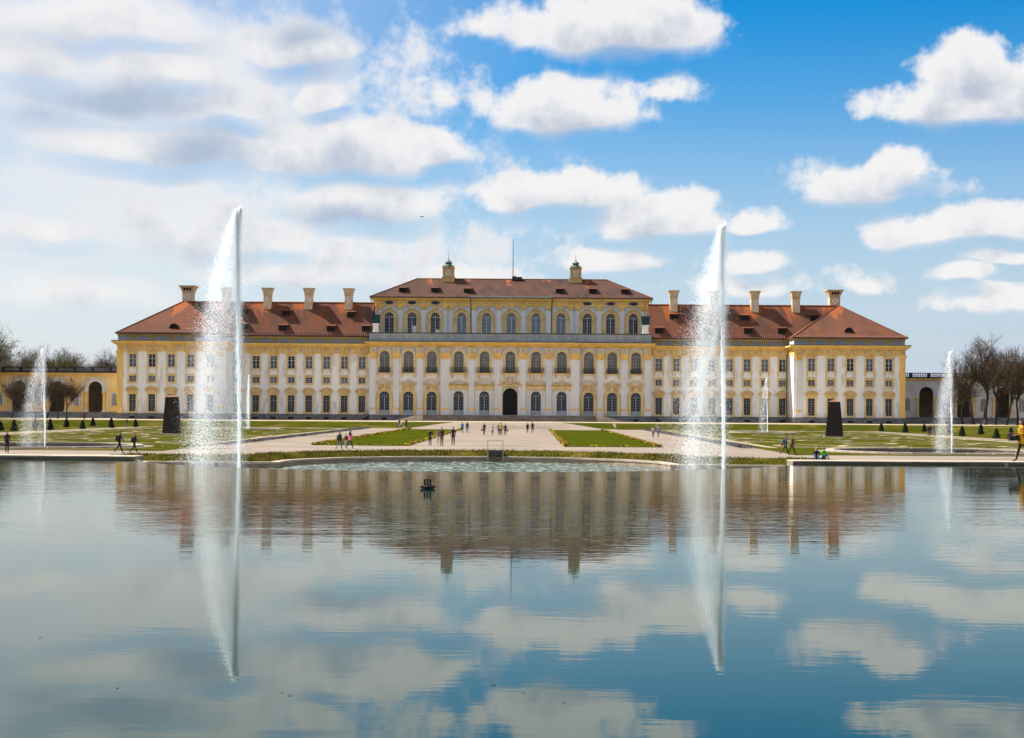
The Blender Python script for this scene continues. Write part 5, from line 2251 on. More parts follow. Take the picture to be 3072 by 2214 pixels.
rt = 'bare trees on the terrace by the grey arcade'
for px, D, H, kind, rz, lab, wd in (
        (2921, 318, 17.5, 'big_a', .3, 'tall dark bare tree right behind the slim right jet', .95),
        (2957, 316, 19.6, 'big_b', 1.9, 'tallest bare tree, thick trunk forking low, by the grey arcade', .9),
        (2989, 319, 17.0, 'big_c', 4.0, 'bare tree with straight trunk, second from the forked tall tree', .8),
        (3021, 314, 16.0, 'big_a', 2.6, 'bare tree leaning near the woman in yellow', .8),
        (3052, 322, 14.5, 'big_b', 5.1, 'slender bare tree just above the woman in yellow', .8),
        (3110, 316, 17.5, 'big_c', 1.0, 'bare tree cut off by the right frame edge', 1.0),
        (2889, 330, 11.0, 'young', .9, 'small thin bare tree left of the taller bare trees', 1.3)):
    tree(kind, XD(px, D), D, ZT, H, rz, lab, rt, width=wd)
lt = 'young trees before the ochre arcade'
for px, D, H, kind, rz, lab in (
        (35, 316, 9.2, 'young', .2, 'young bare tree before the ochre arcade, leftmost of its row'),
        (72, 322, 8.6, 'young_b', 1.4, 'young bare tree just left of the slim left jet'),
        (108, 318, 9.0, 'young', 2.2, 'young bare tree seen through the spray of the slim left jet'),
        (142, 317, 9.8, 'young_b', 3.0, 'young bare tree just right of the slim left jet'),
        (173, 319, 9.0, 'young', 4.1, 'young bare tree before the dark arch, second from the right end of its row'),
        (201, 315, 9.4, 'young_b', 5.3, 'young bare tree with slanting trunk at the right end of the left row')):
    tree(kind, XD(px, D), D, ZT, H, rz, lab, lt, 'young_tree', 1.15)
bw = 'wood behind the ochre arcade'
for px, D, H, kind, rz, lab in (
        (-24, 335, 21.5, 'green', 2.4, 'large dark tree at the left frame edge rising above the arcade'),
        (52, 385, 17.0, 'big_b', 2.0, 'bare tree behind the arcade, next to the large left edge tree'),
        (105, 380, 16.5, 'big_c', 3.3, 'bare tree behind the arcade above the slim left jet'),
        (150, 392, 17.5, 'green', .5, 'olive tinted tree behind the arcade right of the slim left jet'),
        (188, 376, 18.0, 'green', 4.4, 'taller olive budding tree behind the arcade'),
        (222, 388, 17.0, 'big_a', 5.2, 'bare brown tree behind the arcade, middle of the wood'),
        (262, 395, 15.5, 'big_b', .9, 'low bare tree behind the arcade above its clear arch'),
        (296, 382, 17.5, 'big_a', 2.9, 'fine twigged bare tree behind the arcade balustrade'),
        (330, 390, 17.2, 'big_c', 3.8, 'bare tree behind the arcade right beside the palace corner'),
        (20, 400, 18.5, 'big_a', 4.9, 'bare tree far behind the arcade near the left edge'),
        (80, 402, 17.5, 'big_b', 5.9, 'far bare tree behind the arcade above the young trees'),
        (-40, 380, 21.0, 'big_a', .3, 'bare tree mostly beyond the left frame edge')):
    tree(kind, XD(px, D), D, ZT, H, rz, lab, bw, width=1.1)
bw2 = 'wood behind the grey arcade'
for px, D, H, kind, rz, lab in (
        (2965, 385, 16.0, 'big_c', 2.0, 'bare tree behind the grey arcade, hidden by the forked tall tree'),
        (3015, 378, 18.0, 'big_b', 3.0, 'bare tree behind the grey arcade between the terrace trees'),
        (3062, 388, 19.5, 'big_a', 4.0, 'bare brown tree behind the grey arcade at the right edge')):
    tree(kind, XD(px, D), D, ZT, H, rz, lab, bw2, width=1.1)

# clipped yew cones
def yew_mesh(seed):
    r = np.random.default_rng(seed)
    k = 1500
    u = r.random(k)
    z = .15 + 1.45 * u
    rad = (.50 * (1 - u) ** .8 + .05) * r.uniform(.75, 1.08, k)
    a = r.uniform(0, 2 * math.pi, k)
    p = np.stack([rad * np.cos(a), rad * np.sin(a), z], 1)
    d1, d2 = r.normal(0, .06, (k, 3)), r.normal(0, .06, (k, 3))
    v = np.stack([p, p + d1, p + d2], 1).reshape(-1, 3)
    b = MB().lathe([(.05, 0), (.05, .15), (.40, .2), (.42, .4), (.28, .85), (.14, 1.25), (.02, 1.55)], 9)
    me = b.mesh('cone', 'yew')
    bm = bmesh.new()
    bm.from_mesh(me)
    lv = [bm.verts.new(q) for q in v]
    for i in range(k):
        bm.faces.new(lv[3 * i:3 * i + 3])
    bm.to_mesh(me)
    bm.free()
    return me


yews = [yew_mesh(1), yew_mesh(2)]
yl = [(279, 1280), (334, 1286), (407, 1283), (200, 1284), (151, 1293), (248, 1289), (106, 1287), (43, 1297), (2, 1294)]
yr = [(2644, 1296), (2716, 1300), (2773, 1297), (2887, 1311), (2943, 1306), (2990, 1317), (3034, 1318), (2850, 1301)]
names_l = ['third from the palace corner', 'second from the palace corner', 'nearest the left dark stele', 'behind the row, right of the young trees', 'right of the slim left jet',
           'between the two walkers and the young trees', 'left of the slim left jet', 'in the spray of the slim left jet', 'cut by the left frame edge']
names_r = ['nearest the right dark stele', 'below the grey arcade', 'just left of the three dark strollers', 'just right of the slim right jet', 'below the forked tall tree',
           'squat one left of the woman in yellow', 'beside the bag of the woman in yellow', 'in the spray of the slim right jet']
for i, ((px, py), nm) in enumerate(list(zip(yl, names_l)) + list(zip(yr, names_r))):
    x, y = G(px, py)
    t = put('topiary_cone', yews[i % 2], None, (x, y, 0), i * 1.3, (1, 1, 1.0 + .12 * math.sin(i * 2.1)))
    tag(t, 'dark clipped yew cone, ' + nm, 'topiary', 'clipped yew cones along the parterre')

# ================================================================== GARDEN FURNITURE
def stele(px, py, H, w0, w1, rz, label):
    x, y = G(px, py)
    t = thing('boarded_statue', label, 'winter box', (x, y, 0), rz, 'boarded statues on the parterre')
    MB().box(-w0 / 2 - .25, w0 / 2 + .25, -w0 / 2 - .25, w0 / 2 + .25, 0, .16).build('base', 'stone', t)
    b = MB().frustum(0, 0, .16, H, w0 / 2, w0 / 2 * .8, w1 / 2, w1 / 2 * .8)
    b.build('body', 'stele', t)
    # boards of the casing stand a little proud
    k = 7
    for i in range(k):
        u0, u1 = -1 + 2 * i / k + .02, -1 + 2 * (i + 1) / k - .02
        q = MB()
        q.add([(u0 * w0 / 2, -w0 * .4 - .025, .2), (u1 * w0 / 2, -w0 * .4 - .025, .2), (u1 * w1 / 2, -w1 * .4 - .025, H - .03), (u0 * w1 / 2, -w1 * .4 - .025, H - .03),
               (u0 * w0 / 2, -w0 * .4 + .02, .2), (u1 * w0 / 2, -w0 * .4 + .02, .2), (u1 * w1 / 2, -w1 * .4 + .02, H - .03), (u0 * w1 / 2, -w1 * .4 + .02, H - .03)],
              [(0, 1, 2, 3), (0, 4, 5, 1), (3, 2, 6, 7), (0, 3, 7, 4), (1, 5, 6, 2)])
        q.build('board', 'stele', t)
    MB().frustum(0, 0, H, H + .30, w1 / 2 + .08, w1 / 2 * .8 + .08, w1 * .12, w1 * .1).build('lid', 'steletop', t)


stele(516, 1303, 5.05, 2.35, 1.62, .10, 'dark tapering winter box over a statue, by the tallest jet')
stele(2503, 1312, 5.05, 2.5, 1.6, -.16, 'dark tapering winter box over a statue, before the right pavilion')

# steel frame with ladder at the pool rim
x0, y0 = G(1487, 1371, -.5)
t = thing('steel_frame', 'thin steel gate frame and dark hatch at the pool rim', 'frame', (x0, y0 - .2, -.95))
for s in (-1, 1):
    MB().box(s * .66 - .03, s * .66 + .03, -.03, .03, 0, 1.95).build('post', 'steel', t)
MB().box(-.69, .69, -.025, .025, 1.90, 1.95).build('top_bar', 'steel', t)
MB().box(-.63, .63, .72, 2.2, .42, 1.0).build('hatch', 'yew', t)
for k in range(3):
    MB().box(-.63, .63, .66, .715, .50 + k * .17, .53 + k * .17).build('rung', 'statue', t)

# nozzle float on the calm canal
x0, y0 = G(1284, 1466, ZW)
t = thing('nozzle_float', 'small dark float with three pipe nozzles on the calm water', 'float', (x0, y0, ZW))
b = MB()
ns_, nr = 20, 6
pts = []
for i in range(ns_):
    a = 2 * math.pi * i / ns_
    for j in range(nr):
        q = 2 * math.pi * j / nr
        rr = .15 + .045 * math.cos(q)
        pts.append((rr * math.cos(a), rr * math.sin(a) * .8, .045 + .045 * math.sin(q)))
b.add(pts, [(i * nr + j, i * nr + (j + 1) % nr, ((i + 1) % ns_) * nr + (j + 1) % nr, ((i + 1) % ns_) * nr + j) for i in range(ns_) for j in range(nr)])
b.build('float_ring', 'iron', t, smooth=True)
MB().box(-.16, .16, -.12, .12, .03, .08).box(-.2, .2, -.02, .02, .05, .075).build('frame', 'iron', t)
for k in (-1, 0, 1):
    MB().tube((k * .075, 0, .06), (k * .075, 0, .235), .030, .026, 8).tube((k * .075, 0, .225), (k * .075, 0, .255), .036, n=8).build('pipe', 'iron', t)
for s in (-1, 1):
    MB().lathe([(0, -.03), (.03, 0), (0, .03)], 8, (s * .19, .0, .06)).build('knob', 'iron', t)
# a few leaves afloat on the calm water
leaf = MB()
leaf.add([(-.02, 0, .003), (0, .011, .006), (.022, 0, .004), (0, -.011, .006), (.034, .002, .008)], [(0, 1, 2, 3), (2, 1, 4)])
leaf_me = leaf.mesh('leaf', 'bark')
for i, (px, py, wh) in enumerate(((124, 1914, 'alone near the left frame edge'), (853, 2079, 'left one of a close pair'), (880, 2086, 'right one of a close pair'),
                                  (357, 2063, 'below the tallest jet, to its left'), (1573, 2079, 'straight below the portal'), (1699, 2108, 'lowest, nearest the bottom edge'), (1488, 2055, 'below the steel frame'))):
    x0, y0 = G(px, py, ZW)
    tag(put('floating_leaf', leaf_me, None, (x0, y0, ZW), i * 1.7), 'tiny dark leaf afloat on the foreground water, ' + wh, 'leaf', 'leaves afloat on the canal')
# a bird crossing the sky
bx = XD(1262, 250)
t = thing('bird', 'tiny dark bird in the sky left of the flagpole', 'bird', (bx, 250, CZ + (1228 - 652) * 250 / F_PX))
b = MB()
b.lathe([(0, -.16), (.05, -.08), (.06, .02), (.03, .12), (0, .17)], 7)
b.add([(-.03, 0, .03), (-.28, .06, .06), (-.42, .2, .0), (-.05, .02, -.06)], [(0, 1, 2, 3)])
b.add([(.03, 0, .03), (.28, .06, .06), (.42, .2, .0), (.05, .02, -.06)], [(0, 3, 2, 1)])
b.build('body', 'iron', t)

# ================================================================== PEOPLE
_cols = {}


def cmat(c, rough=.8):
    key = tuple(round(x, 3) for x in c)
    if key not in _cols:
        _cols[key] = mat('cloth %d' % len(_cols), c, tuple(x * .75 for x in c), 6, rough, bump=.2, bscale=20)
    return _cols[key]


BLACK, NAVY, JEANS, WHITE, GREY = (.012, .012, .014), (.012, .016, .035), (.035, .055, .10), (.62, .60, .58), (.12, .12, .13)
BROWN, RED, PINK, BLUE, YEL = (.07, .04, .025), (.35, .02, .03), (.65, .16, .22), (.02, .16, .38), (.50, .26, .008)
HAIR_D, HAIR_B, HAIR_K = (.03, .018, .012), (.42, .26, .10), (.008, .006, .006)


def skeleton(pose, ph, arm):
    """joints as {name: (pos, rx, ry)}, edges as (a, b, zone); figure faces -Y, 1.75 m tall"""
    J, E = {}, []

    def j(n_, p, rx, ry=None):
        J[n_] = (Vector(p), rx, ry or rx)

    dz = 0.0
    if pose == 'sit':
        dz = -.84
    j('pelvis', (0, 0, .95 + dz), .145, .11)
    lean = -.05 if pose == 'walk' else (-.10 if pose == 'sit' else 0)
    j('waist', (0, lean * .3, 1.12 + dz), .13, .10)
    j('chest', (0, lean * .8, 1.33 + dz), .165, .115)
    j('collar', (0, lean, 1.46 + dz), .10, .08)
    j('neck', (0, lean, 1.52 + dz), .05)
    j('jaw', (0, lean - .02, 1.585 + dz), .068, .075)
    j('skull', (0, lean - .005, 1.665 + dz), .078, .092)
    j('crown', (0, lean + .005, 1.725 + dz), .05, .06)
    E += [('pelvis', 'waist', 'top'), ('waist', 'chest', 'top'), ('chest', 'collar', 'top'), ('collar', 'neck', 'skin'), ('neck', 'jaw', 'skin'),
          ('jaw', 'skull', 'skin'), ('skull', 'crown', 'hair')]
    for s, nm in ((-1, 'l'), (1, 'r')):
        sw = math.sin(ph + (0 if s < 0 else math.pi)) * (.36 if pose == 'walk' else .04)
        hip = Vector((s * .088, 0, .90 + dz))
        if pose == 'sit':
            knee = hip + Vector((s * .06, -.40, .33))
            ank = Vector((s * .12, -.66, .07))
            toe = ank + Vector((0, -.15, -.03))
        else:
            knee = hip + Vector((s * .01, -math.sin(sw) * .42, -math.cos(sw) * .42))
            bend = max(0, -sw) * 1.3 + .05
            ank = knee + Vector((0, -math.sin(sw - bend) * .41, -math.cos(sw - bend) * .41))
            toe = ank + Vector((s * .02, -.15 * math.cos(bend * .8), -.05 - (.08 * math.sin(bend) if sw < 0 else 0)))
        j('hip' + nm, hip, .098)
        j('thigh' + nm, hip.lerp(knee, .45), .082)
        j('knee' + nm, knee, .062)
        j('calf' + nm, knee.lerp(ank, .4), .058)
        j('ank' + nm, ank, .04)
        j('toe' + nm, toe, .038, .03)
        E += [('pelvis', 'hip' + nm, 'legs'), ('hip' + nm, 'thigh' + nm, 'legs'), ('thigh' + nm, 'knee' + nm, 'legs'), ('knee' + nm, 'calf' + nm, 'legs'),
              ('calf' + nm, 'ank' + nm, 'legs'), ('ank' + nm, 'toe' + nm, 'shoes')]
        sh = Vector((s * .185, lean * .9, 1.425 + dz))
        asw = -sw * .9
        a = arm.get(nm, None)
        if a is None:
            if pose == 'sit':
                el = sh + Vector((s * .07, -.05, -.26))
                wr = el + Vector((-s * .10, -.22, -.02))
            else:
                el = sh + Vector((s * .045, -math.sin(asw) * .27, -math.cos(asw) * .27))
                wr = el + Vector((s * .0, -math.sin(asw + .3) * .25, -math.cos(asw + .3) * .25))
        else:
            el, wr = sh + Vector((s * a[0][0], a[0][1], a[0][2])), sh + Vector((s * a[1][0], a[1][1], a[1][2]))
        hd = wr + (wr - el).normalized() * .08
        j('sho' + nm, sh, .062)
        j('elb' + nm, el, .043)
        j('wri' + nm, wr, .028)
        j('han' + nm, hd, .036, .018)
        E += [('collar', 'sho' + nm, 'top'), ('sho' + nm, 'elb' + nm, 'top'), ('elb' + nm, 'wri' + nm, 'top'), ('wri' + nm, 'han' + nm, 'skin')]
    return J, E


_pending = []


def person(label, px=None, foot=None, pos=None, h=1.75, pose='stand', face=0.0, ph=0.0, top=BLACK, legs=NAVY, shoes=BLACK, hair=HAIR_D,
           arm=None, coat=None, backpack=None, long_hair=False, hat=None, group=None, z=0.0):
    if pos is None:
        x, y = G(px, foot, z)
        pos = (x, y, z)
    J, E = skeleton(pose, ph, arm or {})
    names = list(J)
    me = bpy.data.meshes.new('body')
    me.from_pydata([tuple(J[n_][0]) for n_ in names], [(names.index(a), names.index(c)) for a, c, _ in E], [])
    ob = bpy.data.objects.new('person', me)
    COL.objects.link(ob)
    sk = ob.modifiers.new('skin', 'SKIN')
    sk.use_smooth_shade = True
    for i, n_ in enumerate(names):
        sv = me.skin_vertices[0].data[i]
        sv.radius = (J[n_][1], J[n_][2])
        sv.use_root = (n_ == 'pelvis')
    sb = ob.modifiers.new('sub', 'SUBSURF')
    sb.levels = sb.render_levels = 1
    _pending.append((ob, J, E, dict(label=label, pos=pos, h=h, face=face, top=top, legs=legs, shoes=shoes, hair=hair, coat=coat, backpack=backpack,
                                    long_hair=long_hair, hat=hat, group=group, pose=pose)))
    return ob


def finish_people():
    bpy.context.view_layer.update()
    dg = bpy.context.evaluated_depsgraph_get()
    done = []
    for ob, J, E, o in _pending:
        me = bpy.data.meshes.new_from_object(ob.evaluated_get(dg))
        done.append(me)
    for (ob, J, E, o), me in zip(_pending, done):
        old = ob.data
        ob.modifiers.clear()
        zones = ['skin', 'top', 'legs', 'shoes', 'hair']
        mats_ = [M['skin'], cmat(o['top']), cmat(o['legs']), cmat(o['shoes'], .5), cmat(o['hair'], .5)]
        me.materials.clear()
        for m_ in mats_:
            me.materials.append(m_)
        bm = bmesh.new()
        bm.from_mesh(me)
        segs = [(J[a][0], J[c][0], zones.index(zn), (J[a][1] + J[c][1]) / 2) for a, c, zn in E]
        for f in bm.faces:
            c = f.calc_center_median()
            best, bz = 1e9, 0
            for a, d, zn, rr in segs:
                ab = d - a
                t = max(0, min(1, (c - a).dot(ab) / max(1e-9, ab.length_squared)))
                dd = (c - (a + ab * t)).length - rr * .8
                if dd < best:
                    best, bz = dd, zn
            f.material_index = bz
            f.smooth = True
        # five fingers to each hand, curled a little
        for nm, s in (('l', -1), ('r', 1)):
            w, hnd = J['wri' + nm][0], J['han' + nm][0]
            d = (hnd - w).normalized()
            side = Vector((0, 1, 0)) if abs(d.y) < .8 else Vector((0, 0, 1))
            palm = d.cross(side).normalized()
            for k in range(5):
                if k < 4:
                    st_ = hnd + side * ((k - 1.5) * .019) + d * .01
                    dirs = [(d * .034 * (1, 1.12, 1.05, .85)[k]), (d * .026 + palm * .010 * s), (d * .016 + palm * .014 * s)]
                    r0 = .009
                else:
                    st_ = w.lerp(hnd, .45) - side * .03
                    dirs = [d * .02 - side * .022, d * .026 - side * .006, d * .012]
                    r0 = .010
                p = st_
                for q, dv in enumerate(dirs):
                    p2 = p + dv
                    a_ = dv.normalized().orthogonal().normalized()
                    b_ = dv.normalized().cross(a_)
                    ring = []
                    for pp, rr in ((p, r0 * (1 - .12 * q)), (p2, r0 * (.88 - .12 * q))):
                        ring.append([bm.verts.new(pp + a_ * rr * math.cos(i * math.pi / 2) + b_ * rr * math.sin(i * math.pi / 2)) for i in range(4)])
                    for i in range(4):
                        bm.faces.new((ring[0][i], ring[0][(i + 1) % 4], ring[1][(i + 1) % 4], ring[1][i])).material_index = 0
                    bm.faces.new(ring[1]).material_index = 0
                    p = p2
        bm.to_mesh(me)
        bm.free()
        ob.data = me
        bpy.data.meshes.remove(old)
        # stand the figure on its feet
        zmin = min(v.co.z for v in me.vertices)
        for v in me.vertices:
            v.co.z -= zmin
        k = o['h'] / 1.75
        ob.location = o['pos']
        ob.rotation_euler = (0, 0, o['face'])
        ob.scale = (k, k, k)
        tag(ob, o['label'], 'person', o['group'])
        off = -zmin
        sk, jw = J['skull'][0] + Vector((0, 0, off)), J['jaw'][0] + Vector((0, 0, off))
        # face: nose, eyes, mouth, ears
        b = MB()
        b.mi = 0
        b.add([(sk.x, sk.y - .105, sk.z - .035), (sk.x - .016, sk.y - .082, sk.z - .045), (sk.x + .016, sk.y - .082, sk.z - .045), (sk.x, sk.y - .084, sk.z + .01)],
              [(0, 1, 2), (0, 2, 3), (0, 3, 1)])
        for s in (-1, 1):
            b.lathe([(0, -.03), (.014, -.01), (.014, .015), (0, .03)], 5, (sk.x + s * .078, sk.y, sk.z - .02))
        b.mi = 1
        for s in (-1, 1):
            b.lathe([(0, -.010), (.010, 0), (0, .010)], 5, (sk.x + s * .03, sk.y - .080, sk.z + .002))
        b.mi = 2
        b.box(sk.x - .022, sk.x + .022, sk.y - .088, sk.y - .07, sk.z - .078, sk.z - .068)
        b.build('face', [M['skin'], cmat((.02, .015, .012)), cmat((.30, .09, .08))], ob)
        # hair
        b = MB()
        k_, n_ = 7, 12
        pts = []
        for i in range(k_ + 1):
            a = math.pi * .56 * i / k_
            for jn in range(n_):
                q = 2 * math.pi * jn / n_
                rr = math.sin(a)
                front = max(0.0, -math.sin(q))
                zz = math.cos(a) * .10
                zz = max(zz, -.01 + front * .055)
                pts.append((sk.x + rr * .092 * math.cos(q), sk.y + .008 + rr * .102 * math.sin(q), sk.z + .012 + zz))
        b.add(pts, [(i * n_ + jn, i * n_ + (jn + 1) % n_, (i + 1) * n_ + (jn + 1) % n_, (i + 1) * n_ + jn) for i in range(k_) for jn in range(n_)])
        if o['long_hair']:
            b.add([(sk.x + dx_, sk.y + dy_, sk.z + dz_) for dx_, dy_, dz_ in
                   ((-.10, .0, .05), (.10, .0, .05), (.12, .06, -.28), (-.12, .06, -.28), (-.08, .12, .07), (.08, .12, .07), (.11, .16, -.32), (-.11, .16, -.32))],
                  [(0, 1, 2, 3), (4, 7, 6, 5), (0, 4, 5, 1), (1, 5, 6, 2), (2, 6, 7, 3), (3, 7, 4, 0)])
        b.build('hair', [cmat(o['hair'], .5)], ob, smooth=True)
        if o['hat']:
            MB().lathe([(.13, .0), (.10, .02), (.095, .09), (.05, .115)], 12, (sk.x, sk.y, sk.z + .05)).build('hat', [cmat(o['hat'])], ob)
        if o['coat']:
            col, zlo, flare = o['coat']
            pv = J['pelvis'][0] + Vector((0, 0, off))
            ch = J['chest'][0] + Vector((0, 0, off))
            b = MB()
            rows = [(ch.z, .185, .13, ch.y), (pv.z + .18, .158, .125, pv.y * .5 + ch.y * .5), (pv.z, .18, .145, pv.y), (zlo, .18 + flare, .16 + flare, pv.y)]
            pts = []
            n_ = 14
            for (zz, rx, ry_, yc) in rows:
                for i in range(n_):
                    a = 2 * math.pi * i / n_
                    pts.append((rx * math.cos(a) * (1 + .05 * math.sin(3 * a)), yc + ry_ * math.sin(a), zz))
            b.add(pts, [(r_ * n_ + i, r_ * n_ + (i + 1) % n_, (r_ + 1) * n_ + (i + 1) % n_, (r_ + 1) * n_ + i) for r_ in range(3) for i in range(n_)])
            b.build('coat', [cmat(col)], ob, smooth=True)
        if o['backpack']:
            ch = J['chest'][0] + Vector((0, 0, off))
            b = MB().frustum(0, ch.y + .20, ch.z - .33, ch.z + .06, .15, .085, .12, .06)
            b.frustum(0, ch.y + .30, ch.z - .30, ch.z - .10, .11, .03, .10, .02)
            b.build('backpack', [cmat(o['backpack'])], ob)


PI = math.pi
def bag(label, loc, col, size=1.0, strap=True):
    t = thing('handbag', label, 'bag', loc)
    MB().frustum(0, 0, 0, .26 * size, .17 * size, .07 * size, .14 * size, .05 * size).build('body', [cmat(col, .5)], t)
    b = MB()
    pr = None
    for i in range(9):
        a = PI * i / 8
        p = (.10 * size * math.cos(a), 0, .25 * size + .14 * size * math.sin(a))
        if pr:
            b.tube(pr, p, .010, n=5)
        pr = p
    b.build('handle', [cmat(col, .5)], t)
    return t


# nearest: the woman on the canal wall
WX, WY = CX + (3068 - PPX) / 72.0, 64.25
person('woman in yellow coat with long black hair walking on the canal wall', pos=(WX, WY, ZB), h=1.78, pose='walk', face=-PI / 2, ph=1.0, top=YEL, legs=(.02, .012, .012),
       shoes=(.16, .07, .02), hair=HAIR_K, long_hair=True, coat=(YEL, .72, .06), arm={'l': ((.05, -.06, -.26), (.02, -.32, -.25)), 'r': ((.05, .0, -.27), (.02, -.28, -.30))})
bag('large black bag carried in front by the woman in yellow', (WX - .36, WY, ZB + .86), BLACK, 1.25)
# left bank
person('man in black T-shirt and jeans standing by the water at the left edge', 22, 1361, h=1.75, face=.9, top=BLACK, legs=NAVY, shoes=WHITE, hair=HAIR_K)
person('man in black jacket striding right on the left path', 359, 1360, h=1.82, pose='walk', face=PI / 2, ph=1.35, top=BLACK, legs=NAVY, backpack=(.02, .02, .025))
person('walker in dark jacket with small backpack following on the left path', 404, 1361, h=1.66, pose='walk', face=PI / 2, ph=1.9, top=NAVY, legs=(.02, .03, .05), shoes=GREY, backpack=BLACK)
person('tiny figure in red top on the terrace below the ochre arcade', 253, 1264, z=ZT, h=1.6, face=0, top=RED, legs=NAVY)
person('lone dark stroller on the path before the left pavilion', 380, 1283, h=1.72, pose='walk', ph=1.2, face=PI / 2, top=NAVY, legs=(.25, .12, .13))
# family of three by the left bed
person('walker with dark backpack beside the child in red', 1019, 1350, h=1.68, pose='walk', face=2.6, ph=1.1, top=(.03, .05, .05), legs=GREY, backpack=(.02, .035, .03))
person('child in dark red top between two adults by the green bed', 1039, 1346, h=1.35, face=2.9, ph=.8, top=(.16, .02, .03), legs=(.45, .42, .40))
person('woman in pink jacket walking with a child by the green bed', 1051, 1346, h=1.66, pose='walk', face=2.5, ph=1.9, top=PINK, legs=NAVY, hair=HAIR_D, coat=(PINK, .78, .03), long_hair=True)
# cyclists and the child on the avenue
person('person in red jacket with backpack near the stairs', 1186, 1262.5, z=.62, h=1.72, face=PI, top=RED, legs=JEANS, backpack=GREY)
person('cyclist in dark jacket pushing a bicycle, larger of the pair', 1199, 1285, h=1.75, pose='walk', ph=.9, face=-.4, top=NAVY, legs=JEANS, arm={'l': ((.06, -.12, -.24), (.04, -.36, -.34)), 'r': ((.06, -.12, -.24), (.04, -.36, -.34))})
person('person with bicycle standing next to the small green rider', 1219, 1285, h=1.75, face=.5, top=BLACK, legs=NAVY, arm={'l': ((.06, -.12, -.24), (.04, -.36, -.34)), 'r': ((.06, -.12, -.24), (.04, -.36, -.34))})
person('small child in green on a little bicycle', 1233, 1286, h=1.0, face=.6, top=(.03, .22, .10), legs=JEANS, arm={'l': ((.06, -.14, -.2), (.04, -.36, -.28)), 'r': ((.06, -.14, -.2), (.04, -.36, -.28))})
# group of four on the left side of the avenue
person('man in black, hands in front, left of the group of four', 1291, 1338, h=1.66, face=.3, top=BLACK, legs=BLACK, arm={'l': ((.08, -.04, -.27), (-.06, -.20, -.36)), 'r': ((.08, -.04, -.27), (-.06, -.20, -.36))})
person('woman in white trousers and dusty pink top', 1314, 1338, h=1.66, face=.4, top=(.34, .16, .15), legs=(.60, .57, .62), shoes=WHITE, hair=HAIR_K, long_hair=True, arm={'l': ((.09, -.05, -.26), (-.06, -.20, -.22)), 'r': ((.09, -.05, -.26), (.10, -.24, -.20))})
person('man in dark jacket and khaki trousers facing the woman in white trousers', 1326, 1338, h=1.83, face=-.5, top=(.03, .018, .018), legs=(.16, .115, .05), hair=HAIR_D)
person('man in dark navy suit standing alone on the avenue', 1360, 1336, h=1.86, face=-.2, top=NAVY, legs=(.02, .012, .016), hair=HAIR_D)
# the avenue, further back
person('person in bright blue jacket, hand in hand near the green bed', 1387, 1299, h=1.70, pose='walk', face=PI - .1, ph=1.0, top=BLUE, legs=NAVY)
person('person in black jacket beside the bright blue jacket', 1402, 1299, h=1.76, pose='walk', face=PI, ph=2.2, top=BLACK, legs=(.05, .08, .09))
person('woman in dark red top with pale bag on the avenue', 1453, 1306, h=1.75, pose='walk', face=.2, ph=.9, top=(.06, .012, .018), legs=BLACK, hair=HAIR_K)
person('person in short white coat walking alone on the avenue', 1478, 1306, h=1.62, pose='walk', face=.1, ph=2.0, top=(.66, .65, .64), legs=BLACK, coat=((.66, .65, .64), .80, .02))
person('person in lilac jacket half hidden by the yellow jacket', 1496.5, 1306, h=1.72, pose='walk', face=PI, ph=1.6, top=(.18, .15, .25), legs=NAVY)
person('person in bright yellow jacket in the middle of the avenue', 1504, 1307, h=1.82, pose='walk', face=PI, ph=.8, top=(.58, .40, .01), legs=NAVY, hair=HAIR_K)
person('person in black with red bag right of the yellow jacket', 1516, 1307, h=1.68, pose='walk', face=PI, ph=2.0, top=BLACK, legs=BLACK)
person('dark dressed walker before the portal, shorter of the pair', 1583, 1299, h=1.60, pose='walk', face=.1, ph=1.0, top=BLACK, legs=NAVY, coat=(BLACK, .7, .02))
person('dark dressed walker before the portal, taller of the pair', 1598, 1300, h=1.78, pose='walk', face=-.1, ph=2.0, top=(.02, .016, .014), legs=(.05, .05, .06))
# right side
person('stroller in pale pink top beside a man in grey blue shirt', 1960, 1314, h=1.58, pose='walk', face=PI, ph=1.2, top=(.52, .40, .36), legs=(.04, .04, .05), hair=HAIR_K)
person('man in grey blue shirt strolling on the right avenue', 1975, 1314, h=1.80, pose='walk', face=PI, ph=2.1, top=(.26, .27, .33), legs=(.20, .16, .15))
person('walker in blue jacket with teal backpack and red pouch', 2357, 1365, h=1.72, pose='walk', face=PI / 2, ph=1.5, top=(.02, .06, .14), legs=BLACK, backpack=(.01, .12, .14))
person('walker in brown coat striding beside the blue jacket', 2377, 1365, h=1.76, pose='walk', face=PI / 2, ph=1.35, top=BROWN, legs=(.04, .025, .02), coat=(BROWN, .75, .02))
sx, sy = G(2450, 1380)
person('blond person in navy sitting on the canal edge', pos=(sx, sy, .02), h=1.68, pose='sit', face=-.1, top=NAVY, legs=(.05, .10, .22), hair=HAIR_B, long_hair=True)
sx2, sy2 = G(2470, 1380)
person('person in bright lime green sweater sitting on the canal edge', pos=(sx2, sy2, .02), h=1.72, pose='sit', face=.35, top=(.10, .60, .02), legs=(.03, .06, .16), hair=HAIR_D)
person('dark stroller under the grey arcade, left of three', 2786, 1310, h=1.68, face=PI, top=BLACK, legs=(.06, .05, .05))
person('dark red coated stroller under the grey arcade, middle of three', 2793, 1307, h=1.66, face=PI, top=(.05, .015, .02), legs=BLACK)
person('dark jacketed stroller under the grey arcade, right of three', 2804, 1311, h=1.78, pose='walk', face=PI - .3, ph=1.0, top=(.03, .03, .04), legs=(.09, .10, .13))
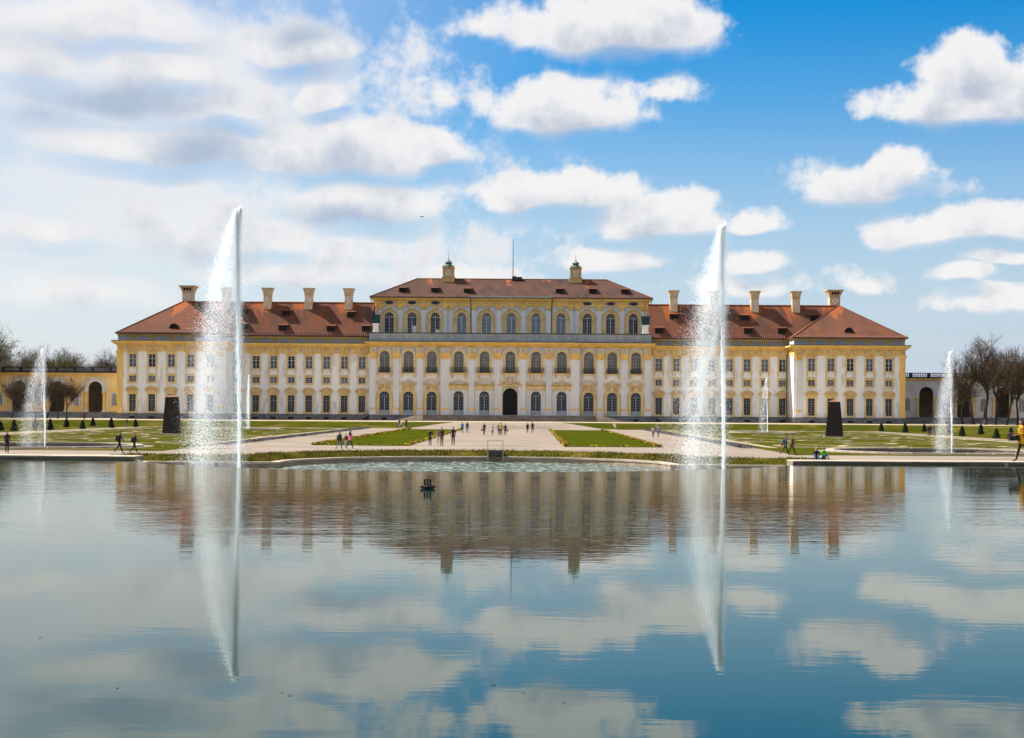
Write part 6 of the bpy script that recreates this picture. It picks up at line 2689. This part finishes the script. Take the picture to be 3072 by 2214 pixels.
person('tiny pink topped figure on the terrace by the bare tree trunks', 2911, 1273, z=ZT, h=1.62, face=PI / 2, top=(.45, .25, .25), legs=JEANS)
finish_people()
x_, y_ = G(1447, 1306)
bag('dark pink handbag of the woman in dark red', (x_ - .05, y_, .62), (.30, .12, .16), .9)
x_, y_ = G(1523, 1307)
bag('red bag at the side of the person in black', (x_, y_, .62), (.30, .02, .02), .9)
x_, y_ = G(2347, 1364)
bag('red pouch hanging at the back of the blue jacketed walker', (x_, y_, .80), (.45, .05, .02), .8)


def bicycle(px, py, rz, k, col, label):
    x, y = G(px, py)
    t = thing('bicycle', label, 'bicycle', (x, y, 0), rz, 'bicycles on the avenue')
    t.scale = (k, k, k)
    for cx in (-.52, .52):
        b = MB()
        n_, m_ = 22, 5
        pts = []
        for i in range(n_):
            a = 2 * PI * i / n_
            for q in range(m_):
                w_ = 2 * PI * q / m_
                rr = .33 + .02 * math.cos(w_)
                pts.append((rr * math.cos(a), .02 * math.sin(w_), .35 + rr * math.sin(a)))
        b.add(pts, [(i * m_ + q, i * m_ + (q + 1) % m_, ((i + 1) % n_) * m_ + (q + 1) % m_, ((i + 1) % n_) * m_ + q) for i in range(n_) for q in range(m_)])
        w = b.build('wheel', 'iron', t, (cx, 0, 0))
        s_ = MB()
        for i in range(10):
            a = 2 * PI * i / 10
            s_.tube((0, 0, .35), (.32 * math.cos(a), 0, .35 + .32 * math.sin(a)), .004, n=3)
        s_.build('spokes', 'steel', w)
    f = MB()
    for p, q in (((-.52, 0, .35), (-.08, 0, .32)), ((-.08, 0, .32), (-.2, 0, .82)), ((-.52, 0, .35), (-.19, 0, .78)), ((-.08, 0, .32), (.38, 0, .80)),
                 ((-.19, 0, .78), (.36, 0, .86)), ((.36, 0, .92), (.52, 0, .35)), ((-.2, 0, .8), (-.22, 0, .93))):
        f.tube(p, q, .02, n=6)
    f.build('frame', [cmat(col, .4)], t)
    MB().frustum(-.23, 0, .93, .98, .10, .05, .13, .07).build('saddle', [cmat(BLACK)], t)
    MB().tube((.36, 0, .9), (.33, 0, 1.02), .015, n=6).tube((.33, -.26, 1.02), (.33, .26, 1.02), .015, n=6).build('handlebar', 'steel', t)
    return t


bicycle(1193, 1285.5, 1.3, 1.0, (.05, .05, .06), 'dark bicycle pushed by the larger cyclist')
bicycle(1212, 1285.5, 1.9, 1.0, (.18, .02, .02), 'bicycle held by the person next to the small green rider')
bicycle(1231, 1286.6, 2.2, .6, (.02, .22, .12), 'little green bicycle under the child')
